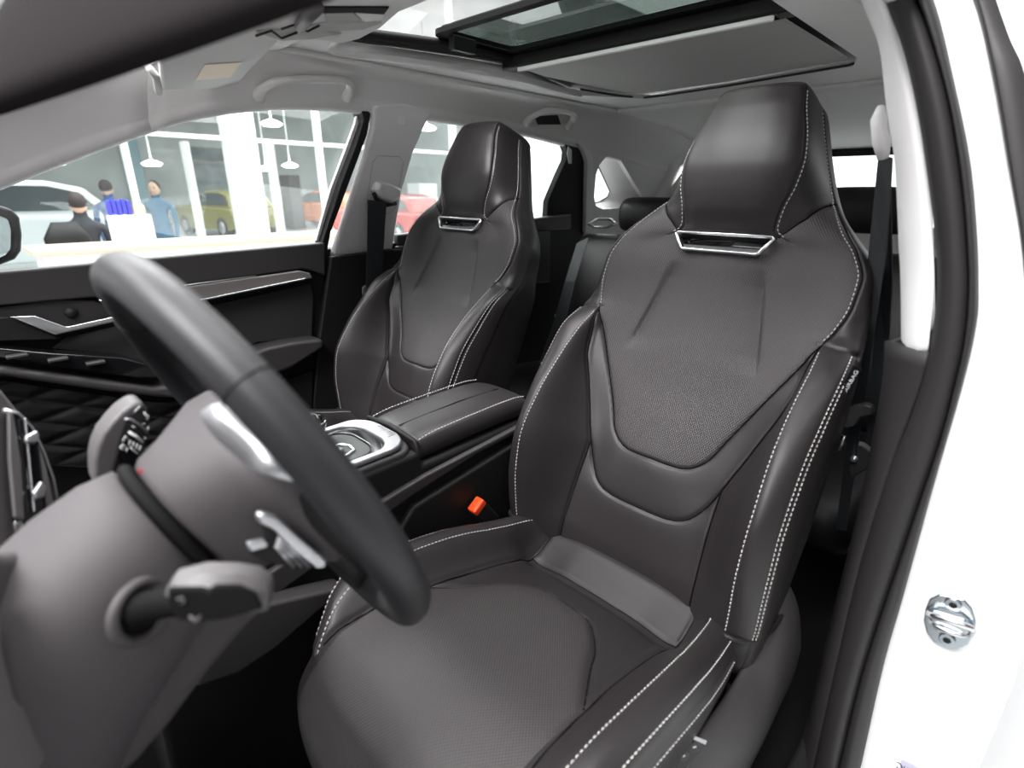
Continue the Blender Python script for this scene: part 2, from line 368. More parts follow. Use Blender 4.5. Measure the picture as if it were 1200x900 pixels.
def person(loc, col, label, h=1.72, face=0, arm=.1, hair=(.03, .02, .02)):
    t = empty('person', loc, label, 'person')
    k = h/1.72
    V = [(0, 0, .92), (0, 0, 1.12), (0, 0, 1.34), (0, 0, 1.45), (0, 0, 1.53), (0, 0, 1.62), (0, 0, 1.70),
         (.10, 0, .88), (.11, .02, .50), (.11, -.01, .09), (.11, .14, .04), (-.10, 0, .88), (-.11, .02, .50), (-.11, -.01, .09), (-.11, .14, .04),
         (.19, 0, 1.38), (.23, -.01+arm*.3, 1.12), (.22, arm, .88), (.21, arm+.03, .80), (-.19, 0, 1.38), (-.23, -.01+arm*.3, 1.12), (-.22, arm, .88), (-.21, arm+.03, .80)]
    R = [.14, .125, .15, .07, .055, .095, .07, .09, .062, .045, .035, .09, .062, .045, .035, .06, .045, .033, .03, .06, .045, .033, .03]
    Ed = [(0, 1), (1, 2), (2, 3), (3, 4), (4, 5), (5, 6), (0, 7), (7, 8), (8, 9), (9, 10), (0, 11), (11, 12), (12, 13), (13, 14), (2, 15), (15, 16), (16, 17), (17, 18), (2, 19), (19, 20), (20, 21), (21, 22)]
    # five fingers on each hand
    for w in (18, 22):
        b = Vector(V[w]); sg = 1 if b.x > 0 else -1
        for q in range(4):
            V.append((b.x-sg*.0, b.y+.024-.015*q, b.z-.03)); R.append(.009); V.append((b.x-sg*.01, b.y+.026-.016*q, b.z-.09+.006*abs(q-1.5))); R.append(.008)
            Ed += [(w, len(V)-2), (len(V)-2, len(V)-1)]
        V.append((b.x-sg*.02, b.y+.045, b.z-.03)); R.append(.010); Ed.append((w, len(V)-1))
    me = bpy.data.meshes.new('body'); me.from_pydata([tuple(c*k for c in v) for v in V], Ed, [])
    pm = mat('clothes', col, .8); sk = mat('skin', (.6, .38, .28), .6); me.materials.append(pm)
    o = bpy.data.objects.new('body', me); SC.collection.objects.link(o); o.parent = t
    md = o.modifiers.new('skin', 'SKIN'); md.use_smooth_shade = True
    for i, r in enumerate(R): me.skin_vertices[0].data[i].radius = (r*k, r*k*.8)
    me.skin_vertices[0].data[0].use_root = True
    subsurf(o, 1)
    # head skin and hair
    def ball(nm, c, r, m, zmin=None):
        bm = bmesh.new(); bmesh.ops.create_uvsphere(bm, u_segments=20, v_segments=14, radius=1)
        V2 = [Vector((v.co.x*r[0]+c[0], v.co.y*r[1]+c[1], v.co.z*r[2]+c[2])) for v in bm.verts]; F2 = [tuple(v.index for v in f.verts) for f in bm.faces]; bm.free()
        return mesh(nm, [Vector(loc)+v*k for v in V2], F2, m, t)
    hd = ball('head', (0, .01, 1.62), (.078, .095, .115), sk)
    hm_ = mat('hair', hair, .8)
    ball('hair', (0, -.012, 1.65), (.084, .092, .10), hm_)
    n = MB().tube([Vector(loc)+Vector((0, .10, 1.63))*k, Vector(loc)+Vector((0, .118, 1.60))*k], .012*k, seg=8).build('nose', sk, hd)
    for s in (-1, 1): MB().tube([Vector(loc)+Vector((s*.03, .085, 1.64))*k, Vector(loc)+Vector((s*.03, .103, 1.64))*k], .009*k, seg=8).build('eye', 'ink', hd)
    MB().tube([Vector(loc)+Vector((-.025, .09, 1.57))*k, Vector(loc)+Vector((.025, .09, 1.57))*k], .006*k, seg=6).build('mouth', 'red', hd)
    t.rotation_euler = (0, 0, face)
    return t
person((-8.2, 1.50, -.12), (.012, .10, .20), 'person standing in blue work overalls behind the glazing, arms down', face=rad(-120), h=1.5)
person((-8.0, .92, -.12), (.01, .06, .20), 'person in dark blue standing behind the glazing beside the white car', h=1.5, face=rad(60))
person((-5.4, .22, -.12), (.02, .02, .025), 'person in black clothes standing behind the pale counter', h=1.36, face=rad(80))
# reception counter with a thin wooden top
ct = empty('reception_counter', (-4, .8, 0), 'long white reception counter with thin pale wooden top outside the passenger window', 'counter')
boxo('counter_front', (-4.1, .9, .44), (.5, 2.3, .88), 'wallw', ct, .01); boxo('counter_top', (-4.1, .9, .895), (.56, 2.4, .03), 'wood', ct, .006)
of = empty('desk_chair', (-4.85, .02, 0), 'black office chair with rounded back behind the counter', 'chair')
bk = MB().tube([(-4.85, .02, .62), (-4.85, .02, .72), (-4.85, .02, .92), (-4.85, .02, 1.04)], [.10, .15, .15, .08], seg=20, up=(1, 0, 0), flat=.3).build('backrest', 'black', of)
boxo('seat', (-4.72, .02, .48), (.40, .46, .09), 'black', of, .03); MB().tube([(-4.78, .02, -.08), (-4.78, .02, .45)], .03).build('column', 'steel', of)
for k in range(5): MB().tube([(-4.78, .02, -.05), (-4.78+.28*math.cos(k*1.257), .02+.28*math.sin(k*1.257), -.10)], .02).build('leg', 'black', of)
# brochure stand on the counter: white box with blue printed sheets
bs = empty('brochure_holder', (-4.05, .31, .91), 'white brochure holder with blue leaflets standing on the counter', 'holder')
boxo('holder_box', (-4.05, .31, 1.01), (.10, .26, .20), 'wallw', bs, .006)
bl = mat('blue_print', (.06, .06, .5), .6)
for k in range(5): boxo('leaflet', (-4.05, .20+.03*k, 1.16+.012*(k % 2)), (.04, .024, .10), bl, bs, .002)
boxo('leaflet', (-4.05, .38, 1.15), (.04, .07, .06), 'wood', bs, .002)
# workshop lamps and wall pieces
M['tube'] = mat('tube_glow', (1, .99, .96), .5, emit=14)
for px, py, X_, lab in ((62, 190, -16, 'glowing lamp under the workshop ceiling above the white estate car'), (178, 192, -18, 'glowing lamp hanging above the person in blue overalls'), (312, 198, -18, 'glowing round lamp hanging right of the broad white column'), (340, 194, -18, 'larger glowing lamp further right of the broad white column'), (318, 145, -14, 'ceiling lamp high behind the glazing right of the broad column'), (500, 150, -12, 'ceiling lamp high behind the rear side window')):
    c = onx(px, py, X_); l = empty('workshop_lamp', c, lab, 'lamp', 'workshop lamps')
    MB().tube([c+Vector((0, 0, -.05)), c, c+Vector((0, 0, .04)), c+Vector((0, 0, .10))], [.20, .26, .20, .05], seg=20).build('lamp_shade', 'tube', l)
    MB().tube([c+Vector((0, 0, .09)), Vector((c.x, c.y, 5.36))], .02, seg=8).build('lamp_cord', 'wallw', l)
def wallbox(name, px0, px1, py0, py1, X_, d, m, label, cat, bv=.01):
    a, b = onx(px0, (py0+py1)/2, X_), onx(px1, (py0+py1)/2, X_); z1 = onx((px0+px1)/2, py0, X_).z; z0 = onx((px0+px1)/2, py1, X_).z if py1 else -.12
    o = boxo(name, (X_, (a.y+b.y)/2, (z0+z1)/2), (d, abs(b.y-a.y), z1-z0), m, bv=bv); return tag(o, label, cat)
wallbox('roller_shutter', 207, 252, 172, 0, -26.85, .1, mat('shutter_grey', (.28, .31, .32), .6, noise=.2, nscale=2), 'grey roller shutter door in the workshop wall above the olive car', 'shutter')
wallbox('wall_banner', 118, 140, 152, 0, -26.8, .15, mat('banner_blue', (.35, .5, .56), .7), 'tall pale blue panel on the workshop wall at the left', 'panel')
wallbox('workshop_post', 196, 203, 165, 0, -14, .3, 'wallw', 'slim white post in the workshop behind the person in overalls', 'post')
wallbox('workshop_post', 300, 306, 165, 0, -14, .3, 'wallw', 'slim white post in the workshop right of the broad column', 'post')
wallbox('tool_cabinet', 318, 332, 205, 0, -20, .8, 'greypl', 'grey tool cabinet standing far back right of the broad column', 'cabinet')
wallbox('drinks_machine', 478, 500, 215, 0, -20, .9, mat('machine_white', (.85, .87, .88), .5), 'tall pale vending machine far behind the rear side window', 'machine')

# ------------------------------------------------------------------ cabin shell
S(boxo('floor_cabin', (0, .55, .32), (1.42, 2.9, .03), 'carpet', bv=0), 'black carpeted car floor')
boxs = MB().box((-.79, .3, .62), (.05, 3.2, 1.0))
S(boxs.build('wall_passenger', 'black', smooth=False), 'dark lower body side behind the passenger doors')
WT = [(-60, 238), (0, 212), (80, 181), (153, 155), (210, 136), (290, 123.5), (350, 121.5), (415, 126), (462, 130), (500, 136), (560, 145), (610, 154), (660, 167), (700, 178), (760, 196)]
WTP = [sl(*p) for p in WT]; WTP = [p for p in WTP]
wy = [p.y for p in WTP]; wz = [p.z for p in WTP]
def wtz(y):
    return pchip(wy, wz, y) if y < wy[-1] else wz[-1]+(y-wy[-1])*(-.05)
def wtx(z): return -.76+(z-1.14)*.36/.36*.4444
def roofz(y): return pchip([-.9, -.6, -.45, -.33, -.2, -.05, .1, 1.2, 1.5, 1.8, 2.05], [1.28, 1.40, 1.46, 1.51, 1.56, 1.575, 1.575, 1.575, 1.56, 1.51, 1.45], y)
def roofx(y): return pchip([-.9, -.6, -.33, -.1, .1, 1.2, 2.05], [-.69, -.60, -.545, -.51, -.50, -.50, -.48], y)
ys = [-.9+.04*i for i in range(0, 75)]; ys = [y for y in ys if y <= 2.02]
def cove(y, sgn=1):
    z0 = wtz(y); x0 = wtx(z0); x1 = roofx(y); z1 = max(roofz(y), z0+.03)
    P = [(x0-.02, z0+.002), (x0+.003, z0-.002), (x0+.012, z0+.006), (x0+.016, z0+.025), (x0+(x1-x0)*.42, z0+(z1-z0)*.66), (x0+(x1-x0)*.68, z0+(z1-z0)*.90), (x1-.005, z1-.002), (x1+.02, z1)]
    return [Vector((sgn*p.x, y, p.z)) for p in catmull([(a, 0, b) for a, b in P], 4)]
for sgn, nm in ((1, 'ceiling_side'), (-1, 'ceiling_side_driver')):
    R_ = [cove(y, sgn) for y in ys if (y > -.33)]
    n = len(R_[0]); V = [p for r in R_ for p in r]; F = [(i*n+j, i*n+j+1, (i+1)*n+j+1, (i+1)*n+j) for i in range(len(R_)-1) for j in range(n-1)]
    o = recalc(mesh(nm, V, F, 'liner')); solid(o, .012, 0 if 0 else 1 if 0 else -1); S(o, 'grey fabric roof lining along the door openings')
    R_ = [cove(y, sgn) for y in ys if (y <= -.29)]
    V = [p for r in R_ for p in r]; F = [(i*n+j, i*n+j+1, (i+1)*n+j+1, (i+1)*n+j) for i in range(len(R_)-1) for j in range(n-1)]
    if sgn == 1:
        o = recalc(mesh('trim_3', V, F, 'trim')); solid(o, .012, -1); S(o, 'pale windscreen pillar cover above the passenger window')
# flat roof lining with the sunroof opening
def rrect(x0, x1, y0, y1, r, z, n=6):
    out = []
    for cx, cy, a0 in ((x1-r, y1-r, 0), (x0+r, y1-r, 90), (x0+r, y0+r, 180), (x1-r, y0+r, 270)):
        for k in range(n+1): a = rad(a0+90*k/n); out.append(Vector((cx+r*math.cos(a), cy+r*math.sin(a), z)))
    return out
OPEN = [onz(*p, 1.572) for p in ((408, 43), (388, 52), (386, 62), (400, 67), (440, 71), (483, 76), (535, 83), (583, 91), (620, 98), (655, 107), (683, 113))]
op_r = rrect(-.33, .36, .02, 1.05, .06, 1.572)
openp = [p.copy() for p in OPEN]+[Vector((-.27, 1.085, 1.572)), Vector((.0, 1.055, 1.572)), Vector((.34, .985, 1.572)), Vector((.37, .90, 1.572)), Vector((.37, .05, 1.572)), Vector((.33, -.02, 1.572)), Vector((-.2, -.06, 1.572))]
roof_out = [Vector((x, y, 1.575)) for x, y in ((-.505, -.08), (-.505, 1.22), (.505, 1.22), (.505, -.08))]
for p in openp: p.z = 1.575
o = prism('ceiling', roof_out, (0, 0, .012), 'liner', holes=[openp]); S(o, 'grey fabric roof lining around the sunroof')
# front header and rear part of the lining
def roofstrip(nm, y0, y1, lab):
    R_ = []
    for y in [y0+(y1-y0)*i/16 for i in range(17)]:
        x1 = roofx(y)+.012; R_.append([Vector((x1+(-2*x1)*k/12, y, roofz(y)+.012*math.sin(PI*k/12)*0)) for k in range(13)])
    V = [p for r in R_ for p in r]; F = [(i*13+j, i*13+j+1, (i+1)*13+j+1, (i+1)*13+j) for i in range(16) for j in range(12)]
    o = recalc(mesh(nm, V, F, 'liner')); solid(o, .012, 1 if False else -1); return S(o, lab)
roofstrip('ceiling_front', -.22, -.07, 'roof lining above the windscreen'); roofstrip('ceiling_rear', 1.2, 2.0, 'roof lining over the luggage space')
# pale lip round the sunroof opening
lo = OPEN; li = [onz(px+4, py, 1.605) for px, py in ((425, 36), (408, 42), (404, 47), (415, 50), (445, 54), (486, 60), (540, 68), (590, 77), (618, 84), (640, 94), (665, 104))]
V = resample(lo, 40)+resample(li, 40); n = 40
o = recalc(mesh('trim_4', V, [(i, i+1, n+i+1, n+i) for i in range(n-1)], 'liner_edge')); solid(o, .003); S(o, 'pale lip along the sunroof opening')

# sunroof: tracks, tilted glass, roller shade
sr = empty('sunroof', (0, .5, 1.6), 'half open panoramic sunroof with black frame and grey sliding shade', 'sunroof')
tr = [onz(*p, 1.612) for p in ((398, 46), (500, 60), (600, 78), (626, 90), (646, 97))]
tr2 = [onz(*p, 1.612) for p in ((415, 35), (500, 46), (545, 54), (600, 67), (640, 82))]
V = resample(tr, 30)+resample(tr2, 30); o = recalc(mesh('track', V, [(i, i+1, 31+i, 30+i) for i in range(29)], 'black', sr)); solid(o, .012, 0)
boxo('track', (.44, .30, 1.60), (.05, .9, .03), 'black', sr, .004)
gz = 1.618
ga, gb = onz(511, 44, gz), onz(640, -6, gz)
gy0 = (ga.y+gb.y)/2; gx0 = ga.x
gx1 = .36; gy1 = onz(600, 66, gz).y
fr = rrect(gx0, gx1, gy0, gy1, .035, gz); inn = rrect(gx0+.04, gx1-.05, gy0+.022, gy1-.035, .02, gz)
gf = prism('glass_frame', fr, (0, 0, .010), 'matte', sr, holes=[inn])
prism('glass_panel', rrect(gx0+.02, gx1-.02, gy0+.01, gy1-.02, .02, gz+.012), (0, 0, .004), 'roofglass', sr)
boxo('hinge_arm', (gx0+.035, gy0+.07, gz-.012), (.02, .07, .03), 'black', sr, .004)
for k in range(3): boxo('hinge_bolt', (gx0+.022, gy0+.05+.02*k, gz-.012), (.008, .010, .012), 'steel', sr, .002)
cb = [onz(*p, 1.600) for p in ((600, 72), (626, 86), (905, 16), (895, -4))]
boxo('cross_beam', ((gx0+gx1)/2, gy1+.012, 1.603), (gx1-gx0+.05, .05, .03), 'black', sr, .006)
sf = [(-.315, .50), (-.335, .62), (-.33, .80), (-.315, .96), (-.29, 1.05), (0, 1.035), (.33, .965), (.325, .50)]
shp = [Vector((x, y, 1.588)) for x, y in sf]
sh = prism('roller_shade', shp, (0, 0, .006), 'shade', sr)
boxo('shade_edge', (.005, .492, 1.585), (.64, .010, .012), 'liner_edge', sr, .003)
boxo('light_leak_cover', (.0, .86, 1.609), (1.0, .66, .004), 'black', sr, 0)  # black sheet added to stop light leaking past the shade
tube('opening_seal', [Vector((x, y, 1.578)) for x, y in ((-.345, .80), (-.325, .97), (-.295, 1.062), (-.20, 1.066), (0, 1.045), (.33, .98), (.36, .955))], .003, 'black_rub', sr)

# ------------------------------------------------------------------ passenger side upper trims on the slanted plane
inw = SLN*.0+Vector((.03, 0, 0))
def slp(pts, off=0): return [sl(*p)+Vector((off, 0, 0)) for p in pts]
pil = slp([(431, 124), (431, 150), (422, 185), (405, 235), (384, 300), (430, 297), (455, 291), (459, 262), (466, 222), (478, 180), (495, 141), (500, 132), (470, 122)], .0)
o = prism('trim_5', pil, (.028, 0, 0), 'trim', bv=.008); S(o, 'pale upper cover of the passenger middle pillar')
lowp = [onx(*p, -.735) for p in ((384, 300), (456, 291), (468, 292), (462, 420), (450, 520), (360, 520), (370, 400))]
o = prism('trim_6', lowp, (.02, 0, 0), 'black', bv=.006); S(o, 'black lower cover of the passenger middle pillar')
# pillar details
o = tube('belt_height_adjuster', [sl(*p)+Vector((.0305, 0, 0)) for p in ((436, 183), (461, 184), (466, 190), (458, 240), (452, 250), (424, 250), (423, 240), (430, 190))], .0008, 'shade', closed=True, seg=6)
tag(o, 'thin outline of the belt height slider on the passenger pillar cover', 'slider')
cap = MB().tube([sl(463, 142)+Vector((.027, 0, 0)), sl(463, 142)+Vector((.0315, 0, .0))], .013, seg=24).build('screw_cap', 'trim'); bevel(cap, .001); tag(cap, 'small round cap high on the passenger middle pillar', 'cap')
# passenger seat belt
sb = empty('seat_belt', (-.66, .3, 1.25), 'dark seat belt hanging on the passenger middle pillar with its tongue', 'seat belt')
g0 = sl(443, 226)+Vector((.05, 0, 0))
gd = loft('belt_guide', [[sl(a[0], a[1])+Vector((dx, 0, 0)) for a in ((431+s, 212+s), (444, 214+s), (459-s, 221+s), (458-s, 232-s), (448, 238-s), (434+s, 232-s), (428+s, 222))] for dx, s in ((.028, 0), (.05, 0), (.062, 3))], 'trim', sb); bevel(gd, .004)
tube('guide_slot', [sl(428, 226)+Vector((.045, 0, 0)), sl(430, 233)+Vector((.05, 0, 0)), sl(442, 240)+Vector((.05, 0, 0)), sl(454, 238)+Vector((.046, 0, 0))], .006, 'black', sb, seg=8)
def ribbon(name, pairs, m, parent, th=.0015):
    V = []; 
    for a, b in pairs: V += [Vector(a), Vector(b)]
    o = recalc(mesh(name, V, [(2*i, 2*i+1, 2*i+3, 2*i+2) for i in range(len(pairs)-1)], m, parent, smooth=False)); solid(o, th, 0); return o
bx = g0.x
ribbon('webbing', [(onx(431, 234, bx), onx(453, 237, bx)), (onx(430.5, 262, bx-.01), onx(451, 264, bx-.01)), (onx(430, 300, bx-.02), onx(449, 302, bx-.02)), (onx(429, 337, bx-.03), onx(447, 340, bx-.03)), (onx(427, 400, bx-.05), onx(443, 402, bx-.05)), (onx(426, 470, -.69), onx(440, 470, -.69))], 'webbing', sb)
tgp = [onx(*p, bx-.018) for p in ((424, 336), (427, 334), (430, 339), (447, 341), (450, 338), (452, 341), (450, 349), (444, 352), (430, 350), (424, 345))]
tng = prism('tongue', tgp, (.008, 0, 0), 'greypl', sb, bv=.002)
tube('tongue_blade', [onx(*p, bx-.014) for p in ((433, 351), (435, 362), (442, 363), (445, 352))], .0028, 'silver', sb, seg=8)

# window surrounds and glass
def sealtube(name, pts, r, m, parent=None, off=.0, closed=False, flat=1, seg=8): return tube(name, resample([sl(*p)+Vector((off, 0, 0)) for p in pts], 60), r, m, parent, closed=closed, seg=seg, up=SLN, flat=flat)

# ------------------------------------------------------------------ passenger front door
XD = -.745
dr = empty('car_door', (-.76, -.25, .7), 'passenger front door with black panel, chrome pull handle and silver trim strip', 'car door')
def dp(pts, x=XD): return [onx(*p, x) for p in pts]
blk = prism('door_panel', dp([(-60, 345), (0, 320), (375, 286), (378, 300), (372, 420), (362, 520), (360, 640), (120, 640), (-60, 640)], -.765), (.02, 0, 0), 'black', dr, bv=.004)
up = prism('belt_trim', dp([(-60, 322), (0, 316), (150, 304), (375, 283.5), (376, 322), (350, 314), (300, 320), (230, 330), (112, 346), (73, 349), (0, 357), (-60, 362)]), (.03, 0, 0), 'dark', dr, bv=.006)
stp = prism('trim_strip', dp([(115, 350), (150, 345), (230, 332), (300, 323), (348, 316.5), (359, 319), (362, 325), (247, 348), (160, 366), (147, 355)], -.728), (.022, 0, 0), 'fabric', dr, bv=.003)
tube('chrome_strip', resample(dp([(116, 352), (146, 356), (158, 366.5), (200, 358.5), (247, 349.5), (300, 338.5), (361, 326)], -.703), 50, smooth=False), .0028, 'chrome', stp, seg=8)
tube('chrome_strip', dp([(150, 345.5), (230, 332.5), (300, 323.3)], -.704), .0016, 'silver', stp, seg=8)
rec = prism('handle_recess', dp([(-60, 366), (0, 358), (67, 350), (110, 351.5), (137, 366), (134, 372), (83, 388), (40, 395), (0, 393), (-60, 400)], -.735), (.012, 0, 0), 'gloss' if False else 'black_rub', dr, bv=.004)
# speaker dome and pull handle
sd = onx(84, 367, -.72); MB().tube([sd+Vector((-.006, 0, 0)), sd+Vector((.001, 0, 0))], .012, seg=24).build('lock_button', 'black', dr)
hp = prism('pull_handle', dp([(10, 370), (40, 369), (77, 382), (128, 371), (158, 365.5), (158, 371), (128, 378), (83, 388), (64, 392), (30, 378)], -.705), (.012, 0, 0), 'chrome', dr, bv=.003)
prism('handle_grip', dp([(0, 371), (10, 371), (30, 379), (62, 392), (68, 397), (0, 399), (-40, 395), (-40, 376)], -.713), (.010, 0, 0), 'black', hp, bv=.003)
fabp = prism('cloth_insert', dp([(75, 395), (160, 376), (247, 356), (362, 332), (366, 345), (364, 398), (300, 400), (230, 450), (190, 440), (140, 415), (60, 408)], -.742), (.008, 0, 0), mat('door_cloth', (.022, .02, .02), .9, bump=.7, bscale=700), dr, bv=.002)
ar = prism('armrest', dp([(-60, 422), (0, 421), (60, 430), (127, 440), (170, 446), (193, 444), (213, 436), (300, 402), (330, 396), (365, 392), (366, 402), (330, 424), (300, 436), (227, 455), (187, 458), (120, 450), (50, 440), (0, 432), (-60, 438)], -.745), (.075, 0, 0), 'dark', dr, bv=.010, seg=4)
gsp = prism('switch_panel', dp([(-60, 404), (0, 408), (60, 414), (143, 419), (180, 429), (190, 443), (160, 443), (127, 438), (60, 428), (0, 420), (-60, 418)], -.675), (-.05, 0, 0), 'gloss', dr, bv=.004)
for k, (a, b) in enumerate(((20, 415), (68, 419), (112, 423))): 
    c = onx(a, b+2, -.67); boxo('window_switch', c, (.02, .035, .008), 'dark', gsp, .003)
# quilted lower panel: diamonds pressed into one sheet
def quilt():
    P = dp([(-60, 446), (0, 445), (50, 452), (120, 462), (187, 470), (230, 466), (245, 470), (60, 528), (-60, 565)], -.74)
    ya = [p.y for p in P]; y0, y1 = min(ya), max(ya); n = 150; mz = 60; V = []; F = []
    def top(y): return pchip([P[0].y, P[1].y, P[2].y, P[3].y, P[4].y, P[5].y], [P[0].z, P[1].z, P[2].z, P[3].z, P[4].z, P[5].z], y)
    for i in range(n+1):
        y = y0+(y1-y0)*i/n; zt = top(y); zb = zt-.20
        for j in range(mz+1):
            z = zt+(zb-zt)*j/mz
            a = ((y*.50+z*1.0)/.055) % 1; b = ((y*-.22+z*1.0)/.055) % 1
            d = min(a, 1-a, b, 1-b); V.append(Vector((-.735+.009*min(1, (d/.3))**.6, y, z)))
    F = [(i*(mz+1)+j, (i+1)*(mz+1)+j, (i+1)*(mz+1)+j+1, i*(mz+1)+j+1) for i in range(n) for j in range(mz)]
    return recalc(mesh('quilted_panel', V, F, 'quilt', dr))
quilt()
tube('edge_piping', dp([(60, 528), (115, 512), (180, 491), (243, 471), (300, 452)], -.735), .0012, 'silver', dr, seg=6)
prism('map_pocket', dp([(240, 480), (300, 455), (362, 432), (362, 520), (240, 560)], -.745), (.03, 0, 0), 'black', dr, bv=.006)
gl = prism('window_glass', [sl(*p)+Vector((-.02, 0, 0)) for p in ((-60, 325), (-60, 232), (0, 210), (80, 179), (153, 153), (210, 134), (290, 121), (380, 120), (420, 125), (415, 150), (379, 286))], (-.004, 0, 0), 'glass', dr)
sealtube('window_seal', [(-60, 236), (0, 212.5), (80, 181.5), (153, 155.5), (210, 136.5), (290, 124), (350, 122), (416, 126.5)], .003, 'black_rub', dr, .006)
wsl = loft('window_frame', [[sl(a, b)+Vector((dx, 0, 0)) for a, b in ((417, 124), (425, 127), (430, 134), (426, 158), (405, 215), (384, 272), (379, 300), (372, 300), (375, 280), (396, 215), (413, 170), (419, 150), (422, 140))] for dx in (-.03, .02)], 'black_rub', dr); bevel(wsl, .003)
prism('frame_stripe', [sl(a, b)+Vector((-.015, 0, 0)) for a, b in ((419, 136), (421, 145), (408, 180), (392, 222), (374, 282), (371, 282), (388, 222), (404, 180), (417, 145))], (.012, 0, 0), 'wallw' if False else 'trim', dr)  # white inner stripe along the door frame edge

# passenger rear door
rd = empty('car_door', (-.76, .75, .7), 'passenger rear door with grey window ledge, mostly hidden behind the passenger seat', 'car door')
prism('door_panel', dp([(455, 285), (520, 275), (600, 262), (680, 255), (680, 480), (455, 480)], -.77), (.02, 0, 0), 'black', rd, bv=.004)
prism('belt_trim', [sl(*p) for p in ((459, 274), (500, 269.5), (560, 262), (640, 252), (662, 250), (662, 268), (560, 276), (500, 282), (460, 287))], (.04, 0, 0), 'greypl', rd, bv=.010)
prism('inner_trim', dp([(462, 288), (520, 281), (600, 272), (640, 270), (640, 330), (462, 345)], -.742), (.025, 0, 0), 'dark', rd, bv=.006)
prism('armrest', dp([(466, 330), (540, 322), (600, 322), (600, 350), (466, 362)], -.75), (.07, 0, 0), 'black', rd, bv=.01)
prism('window_glass', [sl(*p)+Vector((-.02, 0, 0)) for p in ((455, 275), (470, 200), (485, 155), (500, 134), (560, 143), (610, 152), (662, 166), (660, 255), (560, 264))], (-.004, 0, 0), 'glass', rd)
sealtube('window_seal', [(458, 273), (463, 235), (470, 205), (482, 170), (492, 145), (501, 137), (520, 138.5), (560, 146), (610, 155), (655, 167)], .0025, 'black_rub', rd, .006)
prism('rear_window_frame', [sl(*p)+Vector((-.01, 0, 0)) for p in ((655, 165), (668, 166), (678, 172), (680, 190), (680, 268), (660, 268), (636, 268), (638, 236), (651, 205), (659, 188), (660, 178))], (.03, 0, 0), 'black', rd, bv=.003)
prism('frame_stripe', [sl(*p)+Vector((.022, 0, 0)) for p in ((660, 172), (664, 176), (664, 192), (661, 192), (659, 180))], (.003, 0, 0), 'trim', rd)  # white strip on the rear door frame

# rear pillar with quarter window
cpo = [sl(*p) for p in ((668, 166), (760, 194), (900, 225))]
y0c = sl(678, 180).y; 
def syz(y, z, off=0): return Vector((wtx(z)+off, y, z))
q0 = [sl(*p) for p in ((706, 184), (716, 183), (722, 187), (751, 234), (748, 240), (735, 243), (702, 245), (694, 241), (692, 230), (694, 205), (698, 193))]
ed = sl(680, 270); 
zt_ = lambda y: wtz(y)+.02
cp_out = [sl(670, 168), sl(679, 174), sl(682, 190), sl(682, 271), syz(sl(682, 271).y, 1.02), syz(2.02, 1.02), syz(2.02, zt_(2.02)), syz(1.7, zt_(1.7)), syz(1.4, zt_(1.4))]
o = prism('trim_7', cp_out, (.02, 0, 0), 'liner', holes=[q0]); S(o, 'grey rear side trim with the small quarter window')
edge = prism('trim_8', [sl(*p)+Vector((.02, 0, 0)) for p in ((668, 168), (676, 170), (686, 184), (687, 262), (683, 272), (678, 271), (679, 190), (675, 178))], (.02, 0, 0), 'trim', bv=.004); S(edge, 'pale edge of the rear pillar behind the rear door')
rv = []
qi = [sl(*p)+Vector((-.06, 0, 0)) for p in ((700, 189), (708, 188), (714, 194), (727, 224), (724, 231), (714, 237), (700, 240), (692, 238), (691, 226), (692, 206), (695, 196))]
qf = [p+Vector((.001, 0, 0)) for p in q0]
V = qf+qi; nq_ = len(qf); o = recalc(mesh('trim_9', V, [(i, (i+1) % nq_, nq_+(i+1) % nq_, nq_+i) for i in range(nq_)], 'trim')); S(o, 'pale reveal round the quarter window')
o = prism('window_2', qi, (-.004, 0, 0), 'glass'); S(o, 'small quarter window glass')
sealq = tube('quarter_window_seal', qi, .003, 'black_rub', closed=True, seg=6); tag(sealq, 'black seal round the small quarter window', 'seal')
# tail gate frame and rear window
rw = []
gate = prism('wall_rear', [Vector((x, 2.0, z)) for x, z in ((-.74, .35), (.74, .35), (.74, 1.2), (.50, 1.53), (-.50, 1.53), (-.74, 1.2))], (0, .03, 0), 'liner', holes=[[Vector((x, 2.0, z)) for x, z in ((-.50, 1.16), (.50, 1.16), (.46, 1.435), (-.46, 1.435))]]); S(gate, 'grey tailgate lining around the rear window')
tk = prism('trim_10', [Vector((x, 1.985, z)) for x, z in ((-.52, 1.425), (.52, 1.425), (.52, 1.47), (-.52, 1.47))], (0, .014, 0), 'black'); S(tk, 'black band above the rear window')
S(prism('window_3', [Vector((x, 2.01, z)) for x, z in ((-.51, 1.15), (.51, 1.15), (.47, 1.44), (-.47, 1.44))], (0, .005, 0), 'glass'), 'rear window glass')
dpil = tube('trim_11', [Vector((-.60, 1.93, 1.46)), Vector((-.655, 1.93, 1.36)), Vector((-.69, 1.93, 1.2)), Vector((-.72, 1.93, 1.0))], .045, 'trim', flat=.8); S(dpil, 'pale pillar beside the tailgate')
cargo = boxo('luggage_cover', (0, 1.72, 1.02), (1.36, .5, .015), 'black', bv=.004); tag(cargo, 'black luggage cover behind the rear seats', 'cover')

